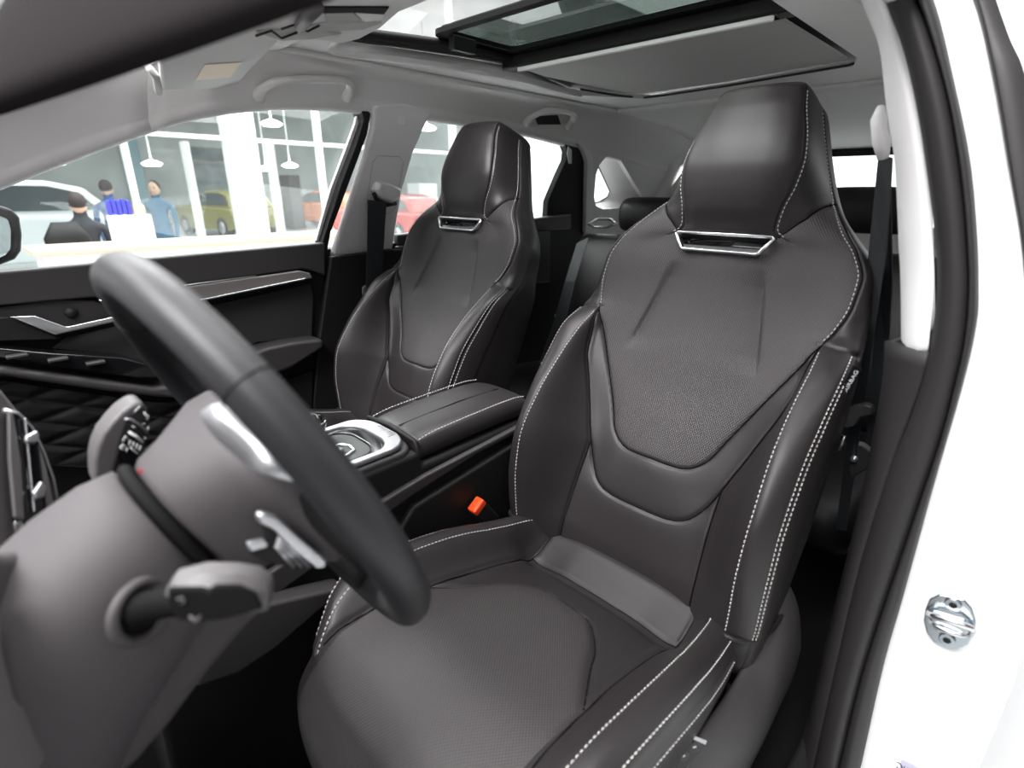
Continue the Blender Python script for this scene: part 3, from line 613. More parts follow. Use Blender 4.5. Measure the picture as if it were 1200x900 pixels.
# grab handles
def grab(loc_px, pts, label):
    a = Vector(pts[0]); t = empty('grab_handle', a, label, 'handle', 'grab handles'); return t
def handle(P, r, m, label, dark=False):
    t = empty('grab_handle', P[0], label, 'handle', 'ceiling grab handles')
    tube('grip', resample(P, 36), [r*(1.25 if i < 4 or i > 31 else 1) for i in range(36)], m, t, seg=14, up=(0.5, 0, 1), flat=.75)
    return t
def cp_(px, py, off=0.03):   # point on the cove, found on the slanted plane then lifted off it
    return sl(px, py)+Vector((off, 0, -.01))
h1 = handle([cp_(300, 112, .01), cp_(300, 103, .02), cp_(303, 97, .045), cp_(315, 93, .055), cp_(350, 91, .055), cp_(385, 92, .055), cp_(398, 96, .045), cp_(402, 104, .03), cp_(401, 112, .015)], .011, 'liner', 'grey grab handle above the passenger front window')
h2 = handle([cp_(611, 143, .02), cp_(613, 136, .03), cp_(619, 130, .055), cp_(628, 127, .065), cp_(645, 128.5, .065), cp_(656, 132, .06), cp_(660, 139, .045), cp_(656, 147, .03)], .012, 'liner', 'grey grab handle above the passenger rear window')
shadow_plate = prism('recess', [cp_(620, 133, .030), cp_(646, 132, .030), cp_(650, 143, .030), cp_(624, 143, .030)], (-.006, 0, 0), 'black', h2)  # black plate stands in for the shadow behind the grip

# sun visor of the passenger
vz = empty('sun_visor', (-.4, -.2, 1.5), 'grey folded sun visor with printed label above the windscreen, passenger side', 'sun visor')
VP_ = [onz(190, 110, 1.487), onz(262, 107, 1.487), onz(283, 99, 1.49), onz(300, 80, 1.495), onz(330, 52, 1.50), onz(250, 40, 1.50), onz(188, 74, 1.49)]
vb = prism('visor_body', [onp(*p, (-.5, -.2, 1.488), (-.1, -.35, 1)) for p in ((190, 107), (262, 105), (281, 98), (292, 84), (326, 50), (240, 40), (186, 72))], (0, 0, .018), 'liner', vz, bv=.007, seg=4)
prism('warning_label', [onp(*p, (-.5, -.2, 1.4865), (-.1, -.35, 1)) for p in ((229, 94), (270, 91), (284, 73), (240, 76))], (0, 0, .0005), 'label', vz)
tube('visor_hinge', [onp(186, 108, (-.5, -.2, 1.49), (-.1, -.35, 1)), onp(183, 90, (-.5, -.2, 1.5), (-.1, -.35, 1)), onp(175, 80, (-.5, -.2, 1.51), (-.1, -.35, 1))], .006, 'shade', vz)

# overhead console
oc = empty('overhead_console', (0, -.2, 1.52), 'grey overhead console with a lit map lamp recess in front of the sunroof', 'console')
OP, ON = (0, -.2, 1.513), (-.05, -.25, 1)
def oq(pts, d=0): return [onp(px, py, (0, -.2, 1.513+d), ON) for px, py in pts]
prism('housing', oq([(250, 47), (300, 30), (340, -5), (380, -30), (520, -30), (505, 0), (470, 14), (448, 33), (425, 45), (400, 52), (365, 48), (330, 49)]), (0, 0, .03), 'liner', oc, bv=.008)
prism('lamp_recess', oq([(376, 9), (456, 9), (450, 17), (379, 16)], -.002), (0, 0, .003), 'matte', oc)
prism('lamp_lens', oq([(381, 17), (414, 16), (424, 25), (382, 26)], -.003), (0, 0, .003), 'shade', oc, bv=.001)
prism('lamp_lens', oq([(416, 16), (450, 18), (447, 24), (428, 26)], -.003), (0, 0, .003), 'liner_edge', oc, bv=.001)
prism('lamp_rim', oq([(378, 28), (448, 27), (425, 35), (360, 38), (355, 33)], -.003), (0, 0, .003), 'shade', oc, bv=.001)
prism('microphone_grille', oq([(300, 38), (345, 35), (400, 40), (365, 46), (330, 48)], -.003), (0, 0, .003), 'shade', oc, bv=.001)
for a, b, c_ in ((300, 42, 30), (330, 34, 26)): tube('cable', oq([(a, b), (a+18, b-6), (a+30, b+3), (a+c_+18, b-4)], -.006), .0016, 'black', oc, seg=6)
tube('mirror_stem', oq([(352, 30), (362, 18), (372, 8)], -.008), .008, 'greypl', oc)

hood = loft('bounce_bonnet', [[Vector((x, y, z)) for x, z in ((-.86, .80), (-.80, 1.0), (-.4, 1.06), (0, 1.07), (.4, 1.06), (.80, 1.0), (.86, .80))] for y, z_ in ((-1.30, 0), (-1.7, 0), (-2.3, 0), (-2.7, 0))], 'white', caps=False); tag(hood, 'unseen white bonnet behind the camera, added to bounce light onto the headliner', 'bonnet')  # unseen sheet added to reflect lamp light up to the headliner
solid(hood, .01)

# ------------------------------------------------------------------ rear seats
rs = empty('rear_seat', (0, 1.15, .5), 'black rear bench seat with two headrests behind the front seats', 'car seat')
def cush(name, x0, x1, sec, m, par, bvw=.03):
    return loft(name, [[Vector((x, y, z)) for y, z in sec] for x in (x0, x0+.02, x1-.02, x1)], m, par) 
bsec = [(1.02, .62), (1.02, .80), (1.07, .95), (1.13, 1.08), (1.17, 1.13), (1.23, 1.13), (1.27, 1.08), (1.22, .9), (1.17, .62)]
for a, b in ((-.62, -.22), (-.215, .215), (.22, .62)):
    V_ = [[Vector((a+(b-a)*k, y-dy, z-dz)) for y, z in bsec] for k, dy, dz in ((0, -.03, .03), (.04, -.012, .008), (.2, .0, 0), (.8, .0, 0), (.96, -.012, .008), (1, -.03, .03))]
    o = loft('backrest', V_, 'leather_side', rs); subsurf(o, 2)
o = loft('cushion', [[Vector((x, y, z)) for y, z in ((.55, .45), (.54, .60), (.60, .65), (.8, .64), (1.1, .62), (1.1, .45))] for x in (-.64, -.6, 0, .6, .64)], 'leather_side', rs); subsurf(o, 2)
def rhead(x, z, w, label=None):
    S_ = []
    for k, sc_ in ((-1, .55), (-.92, .9), (-.7, 1), (.7, 1), (.92, .9), (1, .55)):
        S_.append([Vector((x+k*w, 1.20+dy*sc_, z+dz*sc_)) for dy, dz in ((-.05, -.055), (-.06, 0), (-.045, .055), (0, .068), (.04, .05), (.045, -.04), (.02, -.062), (-.03, -.066))])
    o = loft('headrest', S_, 'leather', rs); subsurf(o, 2)
    for s in (-.06, .06): MB().tube([(x+s, 1.2, z-.15), (x+s, 1.2, z-.03)], .006).build('headrest_post', 'silver', o)
rhead(-.29, 1.205, .13); rhead(.39, 1.24, .14)
rl = tube('release_bezel', [onp(*p, (0, 1.15, 1.14), (0, -.3, 1)) for p in ((690, 263), (700, 257), (716, 257), (722, 262), (712, 266), (697, 266))], .006, 'silver', rs, closed=True, seg=8)
rb = empty('seat_belt', (-.55, 1.0, 1), 'black rear seat belt running down the left end of the rear seat', 'seat belt')
ribbon('webbing', [(ony(676, 285, 1.02), ony(690, 278, 1.02)), (ony(662, 330, .96), ony(674, 330, .96)), (ony(648, 380, .92), ony(662, 382, .92)), (ony(630, 430, .89), ony(644, 432, .89))], 'webbing', rb)
boxo('belt_clip', ony(654, 371, .95), (.03, .01, .015), 'silver', rb, .002)

# ------------------------------------------------------------------ driver's side: middle pillar, seals, white body
def yc(pts, y, n=40): return resample([ony(px, py, y) for px, py in pts], n)
TL = [(985, -60), (1000, 0), (1019, 47), (1026, 117), (1036, 187), (1040, 280), (1043, 340), (1045, 405)]
TR = [(1015, -60), (1038, 0), (1059, 61), (1075, 131), (1089, 224), (1095, 285), (1097, 336), (1089, 418)]
a_, b_, c_ = yc(TL, .165), yc(TR, .105), [p+Vector((.03, .14, 0)) for p in yc(TL, .165)]
V = c_+a_+b_; o = recalc(mesh('trim_12', V, [(i+k*40, i+1+k*40, 41+i+k*40, 40+i+k*40) for k in range(2) for i in range(39)], 'trim')); solid(o, .01, 0); subsurf(o, 1); S(o, "pale upper cover of the driver's middle pillar")
LL = [(1042, 400), (1040, 440), (1030, 500), (1012, 590), (985, 700), (940, 880), (930, 920)]
LR = [(1089, 412), (1079, 450), (1066, 485), (1040, 555), (1000, 690), (953, 900), (949, 920)]
a_, b_, c_ = yc(LL, .175), yc(LR, .110), [p+Vector((.04, .16, 0)) for p in yc(LL, .175)]
o = recalc(mesh('trim_13', c_+a_+b_, [(i+k*40, i+1+k*40, 41+i+k*40, 40+i+k*40) for k in range(2) for i in range(39)], 'black_rub')); solid(o, .01, 0); S(o, "dark lower cover of the driver's middle pillar")
SI = [(1015, -60), (1038, 0), (1059, 61), (1075, 131), (1089, 224), (1096, 285), (1098, 336), (1092, 395), (1080, 450), (1066, 492), (1038, 565), (1000, 692), (953, 900), (949, 920)]
GR = [(1040, -60), (1073, 0), (1095, 61), (1113, 131), (1127, 224), (1132, 285), (1134, 336), (1129, 400), (1117, 455), (1100, 520), (1069, 611), (1011, 784), (982, 900), (976, 920)]
SO = [(1064, -60), (1094, 0), (1117, 93), (1136, 187), (1144, 270), (1146, 330), (1144, 380), (1127, 455), (1092, 576), (1057, 703), (1034, 784), (1008, 900), (1002, 920)]
WO = [(1095, -60), (1127, 0), (1150, 93), (1169, 200), (1183, 280), (1189, 340), (1194, 400), (1203, 480), (1205, 540), (1200, 590), (1185, 680), (1160, 785), (1130, 900), (1124, 920)]
ws = empty('door_seal', (.72, .11, .9), 'thick black rubber seal running down the door opening beside the white body', 'seal')
si, gr, so = yc(SI, .108, 70), yc(GR, .095, 70), yc(SO, .11, 70)
secs = []
for i in range(70):
    a, b = si[i], gr[i]; secs.append([a+Vector((0, .02, 0)), a, a.lerp(b, .2)+Vector((0, -.010, 0)), a.lerp(b, .5)+Vector((0, -.014, 0)), a.lerp(b, .8)+Vector((0, -.011, 0)), b+Vector((0, .004, 0)), b+Vector((0, .03, 0))])
V = [p for s in secs for p in s]; o = recalc(mesh('wide_lip', V, [(i*7+j, i*7+j+1, (i+1)*7+j+1, (i+1)*7+j) for i in range(69) for j in range(6)], 'black_rub', ws))
secs = []
for i in range(70):
    a, b = gr[i], so[i]; secs.append([a+Vector((0, .012, 0)), a.lerp(b, .15)+Vector((0, -.003, 0)), a.lerp(b, .5)+Vector((0, -.010, 0)), a.lerp(b, .85)+Vector((0, -.006, 0)), b+Vector((0, .003, 0)), b+Vector((0, .02, 0))])
V = [p for s in secs for p in s]; o = recalc(mesh('bead', V, [(i*6+j, i*6+j+1, (i+1)*6+j+1, (i+1)*6+j) for i in range(69) for j in range(5)], 'black_rub', ws))
wi, wo = yc(SO, .114, 70), yc(WO, .145, 70)
V = []; nn = 8
for i in range(70):
    a, b = wi[i]+Vector((-.01, .004, 0)), wo[i]
    for k in range(6): V.append(a.lerp(b, k/5)+Vector((0, -.006*math.sin(PI*k/5), 0)))
    V += [b+Vector((.006, .012, 0)), b+Vector((.008, .06, 0))]
o = recalc(mesh('wall_driver', V, [(i*nn+j, i*nn+j+1, (i+1)*nn+j+1, (i+1)*nn+j) for i in range(69) for j in range(nn-1)], 'white')); solid(o, .003, 0); S(o, "white painted body of the driver's door opening")
# rear door outer frame strip and skin
KI = [(1100, -60), (1131, 0), (1154, 93), (1172, 200), (1186, 280), (1191, 340), (1190, 386)]
KO = [(1140, -60), (1159, 0), (1178, 51), (1197, 93), (1212, 190), (1220, 290), (1222, 386)]
rdd = empty('car_door', (.85, .3, .8), "edge of the driver's side rear door with dark window frame", 'car door')
ki, ko = yc(KI, .19), yc(KO, .20); o = recalc(mesh('window_frame', ki+ko, [(i, i+1, 41+i, 40+i) for i in range(39)], 'dark', rdd)); solid(o, .02, 0)
tube('frame_bead', yc([(1112, -60), (1141, 0), (1163, 93), (1181, 200), (1195, 290), (1199, 386)], .182), .004, 'black_rub', rdd)
k2 = [p+Vector((.035, .25, 0)) for p in yc([(1194, 400), (1203, 480), (1205, 540), (1200, 590), (1185, 680), (1160, 785), (1130, 900), (1124, 920)], .19)]
k1 = yc([(1197, 400), (1206, 480), (1208, 540), (1203, 590), (1188, 680), (1163, 785), (1133, 900), (1127, 920)], .19)
o = recalc(mesh('door_skin', k1+k2+[p+Vector((0, .9, 0)) for p in k2], [(i+k*40, i+1+k*40, 41+i+k*40, 40+i+k*40) for k in range(2) for i in range(39)], 'white', rdd)); solid(o, .02, 0)
# dark wall added behind the pillar to block light
inner = MB().box((.745, .95, .72), (.03, 1.5, .82)); o = inner.build('wall_light_block', 'black', smooth=False); S(o, "dark inside of the driver's side rear door")
cpd = [Vector((-p.x, p.y, p.z)) for p in cp_out]; o = prism('trim_14', cpd, (-.02, 0, 0), 'liner', holes=[[Vector((-p.x, p.y, p.z)) for p in q0]]); S(o, "grey rear side trim on the driver's side")
sill = boxo('trim_15', (.735, -.25, .36), (.11, 1.0, .10), 'black', bv=.02); S(sill, "black sill below the driver's door opening")

# striker
st = empty('door_striker', ony(1113, 727, .125), 'shiny metal door striker bolted on the white door frame', 'striker')
SY = .118
pl = prism('striker_plate', [ony(px, py, SY) for px, py in ((1085, 712), (1090, 700), (1101, 695), (1113, 697), (1130, 701), (1139, 711), (1144, 726), (1143, 742), (1135, 754), (1122, 760), (1110, 757), (1095, 751), (1086, 739), (1083, 726))], (0, -.004, 0), 'steel', st, bv=.0015)
lp = tube('striker_loop', [ony(px, py, SY-.008-.010*k) for px, py, k in ((1089, 719, 0), (1096, 722, .9), (1110, 726, 1), (1126, 731, 1), (1137, 735, .6), (1139, 739, 0))], .0042, 'chrome', st, seg=12)
tube('striker_loop', [ony(px, py, SY-.006-.008*k) for px, py, k in ((1090, 727, 0), (1100, 735, .9), (1112, 740, 1), (1124, 744, .8), (1135, 745, 0))], .0032, 'chrome', st, seg=12)
prism('striker_body', [ony(px, py, SY-.004) for px, py in ((1092, 716), (1130, 727), (1138, 737), (1128, 746), (1098, 737), (1090, 728))], (0, -.006, 0), 'steel', st, bv=.002)
for px, py in ((1117, 708), (1110, 749)):
    c = ony(px, py, SY-.004); b = MB().tube([c, c+Vector((0, -.003, 0))], .0085, seg=24).build('bolt', 'steel', st); bevel(b, .0008)
    MB().tube([c+Vector((0, -.003, 0)), c+Vector((0, -.0034, 0))], .0045, seg=6).build('socket', 'black', b)
# sticker at the foot of the pillar
sk_ = prism('door_sticker', [ony(px, py, .1235) for px, py in ((1040, 883), (1046, 884), (1078, 900), (1074, 930), (1022, 930))], (0, -.0006, 0), 'sticker'); tag(sk_, 'grey printed sticker low on the white door frame', 'sticker')
mk = tube('sticker_emblem', [ony(1050+8*math.cos(a)*.9, 901+8*math.sin(a), .1225) for a in [k*PI/8 for k in range(16)]], .0009, 'ink', sk_, closed=True, seg=6)
tube('sticker_emblem', [ony(x, y, .1225) for x, y in ((1048, 896), (1052, 899), (1048, 904))], .0009, 'ink', sk_, seg=6)
for k in range(4): tube('sticker_print', [ony(1060+k*3.5, 898+k*1.9, .1225), ony(1058+k*3.5, 906+k*1.9, .1225)], .0007, 'ink', sk_, seg=6)

# driver's seat belt
db = empty('seat_belt', (.62, .3, 1.2), "driver's black seat belt hanging behind the driver's seat beside the pillar", 'seat belt')
ribbon('webbing', [(ony(1030, 180, .29), ony(1046, 185, .27)), (ony(1024, 240, .30), ony(1043, 240, .27)), (ony(1018, 300, .305), ony(1038, 300, .28)), (ony(1008, 380, .31), ony(1026, 380, .29)), (ony(996, 473, .37), ony(1013, 473, .35)), (ony(990, 540, .38), ony(1003, 540, .36)), (ony(980, 620, .38), ony(992, 622, .36))], 'webbing', db)
ribbon('webbing', [(ony(1034, 200, .31), ony(1044, 200, .30)), (ony(1030, 330, .33), ony(1046, 330, .31)), (ony(1022, 430, .34), ony(1040, 430, .33)), (ony(1015, 520, .34), ony(1030, 520, .33))], 'webbing', db)
tn = prism('tongue', [ony(px, py, .30) for px, py in ((979, 494), (984, 486), (998, 478), (1012, 474), (1021, 477), (1023, 486), (1008, 489), (1001, 500), (988, 502), (981, 500))], (0, .02, 0), 'dark', db, bv=.003)
tube('tongue_blade', [ony(*p, .305) for p in ((978, 530), (984, 509), (990, 511), (984, 528))], .0022, 'silver', db, seg=8)
gd2 = tube('belt_guide', [ony(1032, 126, .26), ony(1030, 140, .25), ony(1030, 152, .25), ony(1033, 165, .25), ony(1035, 185, .26)], [.005, .010, .009, .011, .007], 'trim', db, seg=14)
an = prism('anchor_cover', [ony(*p, .36) for p in ((1000, 520), (1010, 522), (1026, 534), (1024, 545), (997, 561), (994, 548))], (0, .02, 0), 'dark', db, bv=.003)
MB().tube([ony(1001, 538, .358), ony(1001, 538, .352)], .006, seg=16).build('anchor_bolt', 'silver', an)

# driver's sun visor, folded down close to the camera
def ond(px, py, t): return CAM + ray(px, py)*t
vz2 = empty('sun_visor', ond(200, 62, .33), 'dark grey sun visor folded down close to the camera, blurred across the top left corner', 'sun visor')
e1, e2 = ond(440, -23, .25), ond(-70, 155, .43)
upv = Vector((.02, .10, .15)); ax = (e1-e2).normalized(); nv = ax.cross(upv).normalized()
secs = []
for k in (0, .03, .97, 1):
    b = e2.lerp(e1, k); t_ = .010 if 0 < k < 1 else .004; o_ = 0 if 0 < k < 1 else .012
    secs.append([b+upv*o_*3, b+upv*.03+nv*t_, b+upv*.12+nv*t_*1.2, b+upv*.9+nv*t_, b+upv, b+upv*.9-nv*t_, b+upv*.12-nv*t_*1.2, b+upv*.03-nv*t_])
o = loft('visor_body', secs, mat('visor_back', (.014, .012, .0125), .95, spec=.04), vz2); subsurf(o, 2)
tube('visor_hinge', [e1+upv*.95, e1+upv*1.0+ax*.03, e1+upv*1.2+ax*.05], .006, 'dark', vz2)

# ------------------------------------------------------------------ centre console
cc = empty('center_console', (0, -.1, .33), 'black centre console with padded armrest and silver shifter surround between the seats', 'console')
yzprism('console_body', [(-.62, .45), (-.60, .80), (-.45, .85), (-.30, .862), (-.17, .862), (-.165, .835), (.10, .84), (.17, .80), (.19, .36), (-.62, .36)], -.088, .088, 'black', cc, bv=.01)
yzprism('side_ledge', [(-.50, .765), (-.30, .80), (-.168, .818), (.0, .832), (.12, .838), (.12, .825), (-.05, .815), (-.2, .79), (-.36, .755), (-.50, .72)], .080, .098, 'dark', cc, bv=.004)
yzprism('side_panel', [(-.44, .37), (-.36, .60), (-.20, .77), (.12, .81), (.14, .37)], .083, .102, 'dark' if False else 'black', cc, bv=.006)
yzprism('front_side_trim', [(p.y, p.z) for p in (onx(*q, .125) for q in ((262, 750), (275, 722), (300, 712), (363, 697), (405, 688), (380, 712), (351, 737), (325, 760), (280, 790), (230, 807), (232, 790)))], .09, .125, 'dark', cc, bv=.006)
# armrest lid: padded, slightly domed
def lidsec(y, zt, hw): return [Vector((x, y, z)) for x, z in ((-hw, zt-.062), (-hw-.002, zt-.02), (-hw+.012, zt-.003), (-hw*.5, zt+.001), (0, zt+.002), (hw*.5, zt+.001), (hw-.012, zt-.003), (hw+.002, zt-.02), (hw, zt-.062))]
secs = [lidsec(y, z, w) for y, z, w in ((-.166, .876, .074), (-.160, .882, .078), (-.13, .885, .080), (-.02, .889, .082), (.07, .890, .082), (.115, .884, .080), (.135, .865, .076), (.138, .84, .07))]
ld = loft('armrest_lid', secs, 'leather', cc); subsurf(ld, 2)
for s, lf in ((.073, 0), (-.073, 0)):
    P = [Vector((s, y, z)) for y, z in ((-.162, .876), (-.12, .8822), (-.02, .886), (.07, .887), (.11, .882))]
    P = resample(P, 60); stitches('armrest_stitching', [(P, [Vector((s*4, 0, 1)).normalized()]*60)], parent=cc, lift=.0012)
for s in (.012,): tube('lid_seam', [Vector((s*.9, -.160, .8842)), Vector((s, -.02, .8912)), Vector((s*1.2, .09, .8895))], .0012, 'black', cc, seg=6)
tube('lid_gap', [Vector((x, -.171, z)) for x, z in ((.083, .80), (.082, .86), (.074, .878), (0, .884), (-.074, .878), (-.082, .86))], .004, 'black', cc, seg=8)
# shifter deck
def arc(hx, y1, y0, r, z, n=8):
    out = [Vector((hx, y0, z))]
    for k in range(n+1): a = PI/2*k/n; out.append(Vector((hx-r+r*math.cos(a), y1-r*.75+r*.75*math.sin(a), z)))
    for k in range(n+1): a = PI/2+PI/2*k/n; out.append(Vector((-hx+r+r*math.cos(a), y1-r*.75+r*.75*math.sin(a), z)))
    out.append(Vector((-hx, y0, z))); return out
zz = .872
side_pts = arc(.084, -.172, -.52, .045, zz-.035)
dk = prism('deck_side', side_pts, (0, 0, .034), 'dark', cc, bv=.006)
outer = arc(.079, -.178, -.50, .055, zz); inner_ = arc(.066, -.208, -.50, .048, zz)
sv = prism('shifter_surround', outer+inner_[::-1], (0, 0, .011), 'silver', cc, bv=.004, seg=4)
boxo('surround_button', (.012, -.193, zz+.0116), (.05, .016, .0020), 'chrome', sv, .0006)
gi = arc(.0645, -.2105, -.50, .046, zz); gin = arc(.055, -.232, -.50, .038, zz)
prism('gloss_ring', gi+gin[::-1], (0, 0, .006), 'gloss', cc, bv=.002)
prism('shifter_deck', arc(.054, -.233, -.50, .037, zz-.002), (0, 0, .005), mat('deck_grey', (.07, .075, .073), .7, bump=.4, bscale=900), cc)
bt = tube('park_button_ring', [Vector((x, y, zz+.005)) for x, y in ((.036, -.34), (.036, -.278), (.028, -.262), (.010, -.258), (-.006, -.264), (-.012, -.28), (-.012, -.34))], .0032, 'chrome', cc, seg=8, up=(0, 0, 1), flat=.7)
prism('park_button', [Vector((x, y, zz+.003)) for x, y in ((.025, -.34), (.025, -.282), (.012, -.272), (-.002, -.282), (-.002, -.34))], (0, 0, .006), 'silver', cc, bv=.002)
tube('button_mark', [Vector((x, y, zz+.0095)) for x, y in ((.018, -.30), (.018, -.290), (.006, -.290), (.006, -.30))], .0008, 'black', cc, seg=6)
gs = MB().tube([(-.03, -.30, zz), (-.03, -.30, zz+.02), (-.03, -.295, zz+.05), (-.03, -.29, zz+.062)], [.016, .014, .018, .010], seg=20).build('shift_knob', 'gloss', cc)
tube('knob_trim', [Vector((-.03+.018*math.cos(a), -.294+.014*math.sin(a), zz+.05)) for a in [k*PI/10 for k in range(20)]], .0015, 'chrome', gs, closed=True, seg=6)
# belt buckle of the driver
bb = empty('belt_buckle', (.15, -.07, .7), "bright orange release button of the driver's belt buckle beside the console", 'buckle')
bq = onx(560, 594, .120)
Rb = Matrix.Rotation(rad(35), 3, 'X')
boxo('buckle_housing', bq+Rb @ Vector((0, 0, -.034)), (.020, .034, .066), 'black', bb, .005, Rb)
boxo('release_button', bq+Rb @ Vector((.0, 0, .004)), (.022, .031, .016), 'orange', bb, .004, Rb)

# ------------------------------------------------------------------ dashboard, column, steering wheel
ds = empty('dashboard', (0, -.85, .8), 'grey dashboard end with chrome edged air vent at the lower left', 'dashboard')
yzprism('dash_body', [(-1.25, 1.08), (-1.0, 1.12), (-.80, 1.10), (-.73, 1.02), (-.72, .86), (-.78, .74), (-.95, .60), (-1.25, .5)], -.66, .60, 'shroud', ds, bv=.02)
yzprism('center_stack', [(-.80, 1.09), (-.70, 1.10), (-.655, 1.075), (-.640, 1.02), (-.640, .97), (-.66, .90), (-.70, .80), (-.80, .78)], -.10, .10, 'shroud', ds, bv=.01)
VO, VN = Vector((.13, -.645, 1.0)), Vector((.75, .6, .25)).normalized()
def vq(pts, d=0): return [onp(px, py, VO+VN*d, VN) for px, py in pts]
vf = prism('vent_bezel', vq([(-60, 450), (-10, 452), (6, 462), (22, 485), (40, 510), (54, 540), (66, 578), (73, 600), (70, 625), (50, 650), (40, 690), (-60, 700)]), VN*-.05, 'shroud', ds, bv=.004)
va = prism('air_vent', vq([(4, 481), (18, 484), (34, 498), (50, 530), (60, 560), (66, 590), (62, 610), (46, 632), (32, 622), (12, 612)], .002), VN*.006, 'gloss', ds, bv=.002)
tube('vent_chrome', vq([(4, 481), (20, 485), (36, 501), (50, 530), (61, 562), (67, 592)], .006), .0022, 'silver', va, seg=8)
prism('vent_blade', vq([(7, 484), (12, 485), (21, 540), (25, 610), (14, 606), (8, 540)], .008), VN*.004, 'greypl', va, bv=.001)
prism('vent_blade', vq([(25, 490), (28, 491), (33, 560), (38, 600), (36, 601), (31, 560)], .009), VN*.004, 'chrome', va, bv=.001)
prism('vent_knob', vq([(26, 512), (40, 505), (43, 512), (38, 521), (27, 520)], .012), VN*.005, 'silver', va, bv=.002)
prism('vent_knob', vq([(35, 578), (44, 564), (50, 570), (48, 584), (38, 586)], .012), VN*.005, 'silver', va, bv=.002)
prism('vent_blade', vq([(43, 520), (52, 548), (62, 600), (54, 604), (48, 560)], .008), VN*.003, 'greypl', va, bv=.001)
prism('vent_corner', vq([(13, 612), (22, 612), (26, 622), (20, 628), (14, 622)], .010), VN*.004, 'chrome', va, bv=.001)
prism('ambient_light', vq([(36, 618), (42, 617), (43, 623), (38, 624)], .010), VN*.003, 'orange', va)
# driver's knee panel
KO_, KN = Vector((.40, -.70, .95)), Vector((.55, .8, .1)).normalized()
def kq(pts, d=0): return [onp(px, py, KO_+KN*d, KN) for px, py in pts]
prism('knee_panel', kq([(-80, 640), (15, 645), (40, 640), (60, 700), (110, 760), (140, 800), (130, 960), (-80, 960)]), KN*-.06, 'shroud', ds, bv=.01)
prism('knee_panel_edge', kq([(-80, 690), (0, 700), (6, 760), (20, 815), (60, 862), (58, 880), (30, 960), (-80, 960)], .012), KN*-.02, 'greypl', ds, bv=.004)

WC = Vector((.324, -.499, 1.065)); tw = rad(23.2)
WU = Vector((1, 0, 0)); WW = Vector((0, -math.sin(tw), math.cos(tw))); WN = Vector((0, math.cos(tw), math.sin(tw)))
def wp(u, w, s): return WC+WU*u+WW*w-WN*s      # s forward from the wheel plane
stc = empty('steering_column', WC-WN*.12, 'soft grey steering column cover with two control stalks', 'steering column')
def ov(s, hu, wt, wb, n=28, p=.8, du=0):
    out = []
    for k in range(n):
        a = 2*PI*k/n; c, d = math.cos(a), math.sin(a); e = math.copysign(abs(c)**p, c); f = math.copysign(abs(d)**p, d)
        out.append(wp(du+hu*e, (wt+wb)/2+(wt-wb)/2*f, s))
    return out
loft('column_shroud', [ov(.090, .050, .048, -.048), ov(.092, .060, .060, -.062), ov(.115, .068, .064, -.070), ov(.15, .072, .062, -.085), ov(.185, .074, .055, -.10), ov(.22, .078, .045, -.12), ov(.26, .080, .03, -.13)], 'shroud', stc)
lc = prism('lower_cover', [onx(*p, .37) for p in ((240, 700), (330, 702), (284, 752), (245, 800), (205, 855), (160, 910), (60, 960), (40, 900), (70, 800), (110, 740))], (-.10, 0, 0), 'shroud', stc, bv=.018, seg=5)
tube('gap_ring', [wp(.058*math.cos(a), .058*math.sin(a), .085) for a in [k*PI/16 for k in range(32)]], .005, 'matte', stc, closed=True, seg=8)
# stalk boot and stalks
pv = onx(166, 716, .395)
bn = Vector((.85, .45, .1)).normalized(); bu = bn.cross(Vector((0, 0, 1))).normalized(); bw = bu.cross(bn)
tube('stalk_boot', [pv+bu*.0195*math.cos(a)+bw*.0195*math.sin(a) for a in [k*PI/16 for k in range(32)]], .004, 'shroud', stc, closed=True, seg=10)
prism('boot_hole', [pv+bu*.019*math.cos(a)+bw*.019*math.sin(a) for a in [k*PI/16 for k in range(32)]], bn*-.004, 'matte', stc)
path = [onx(198, 694, .432), onx(206, 690, .436), onx(240, 686, .449), onx(275, 687, .458), onx(302, 690, .463), onx(318, 694, .466)]
tdir = (path[-1]-path[0]).normalized(); tsd = tdir.cross(_Z).normalized(); 
if tsd.dot(CAM-path[0]) < 0: tsd = -tsd
secs = []
for q, (hh, ww) in zip(path, ((.006, .006), (.0105, .009), (.0125, .0105), (.0128, .011), (.0125, .0105), (.009, .008))):
    up_ = tsd.cross(tdir).normalized(); up_ = up_ if up_.z > 0 else -up_
    secs.append([q+tsd*a_*ww+up_*b_*hh for a_, b_ in ((-1, -.9), (-1, .5), (-.7, 1), (.3, 1), (1, .55), (1.05, 0), (1, -.9))])
ts = loft('turn_signal_stalk', secs, 'greypl', stc); bevel(ts, .0015)
tube('stalk_rod', resample([pv-bn*.006, onx(185, 708, .42), onx(205, 704, .436), onx(225, 702, .446)], 16), [.0125, .0125, .012, .0115]+[.0095]*12, 'matte', ts, seg=18)
SO_ = onx(262, 702, .470); SN_ = (CAM-SO_).normalized()*.5+tsd*.5; SN_.normalize()
def tq(pts, d=0): return [onp(px, py, SO_+SN_*d, SN_) for px, py in pts]
prism('stalk_face', tq([(196, 690), (236, 690), (243, 694), (250, 687), (280, 687), (298, 696), (309, 714), (292, 719), (258, 727), (232, 729), (210, 728), (196, 716)]), SN_*-.006, 'matte', ts, bv=.002)
tube('stalk_icon', tq([(207, 703), (213, 700), (216, 705), (212, 708)], .001), .0007, 'greypl', ts, seg=5)
tube('stalk_icon', tq([(222, 722), (229, 728), (235, 722)], .001), .0008, 'greypl', ts, seg=5)
wsx = .21
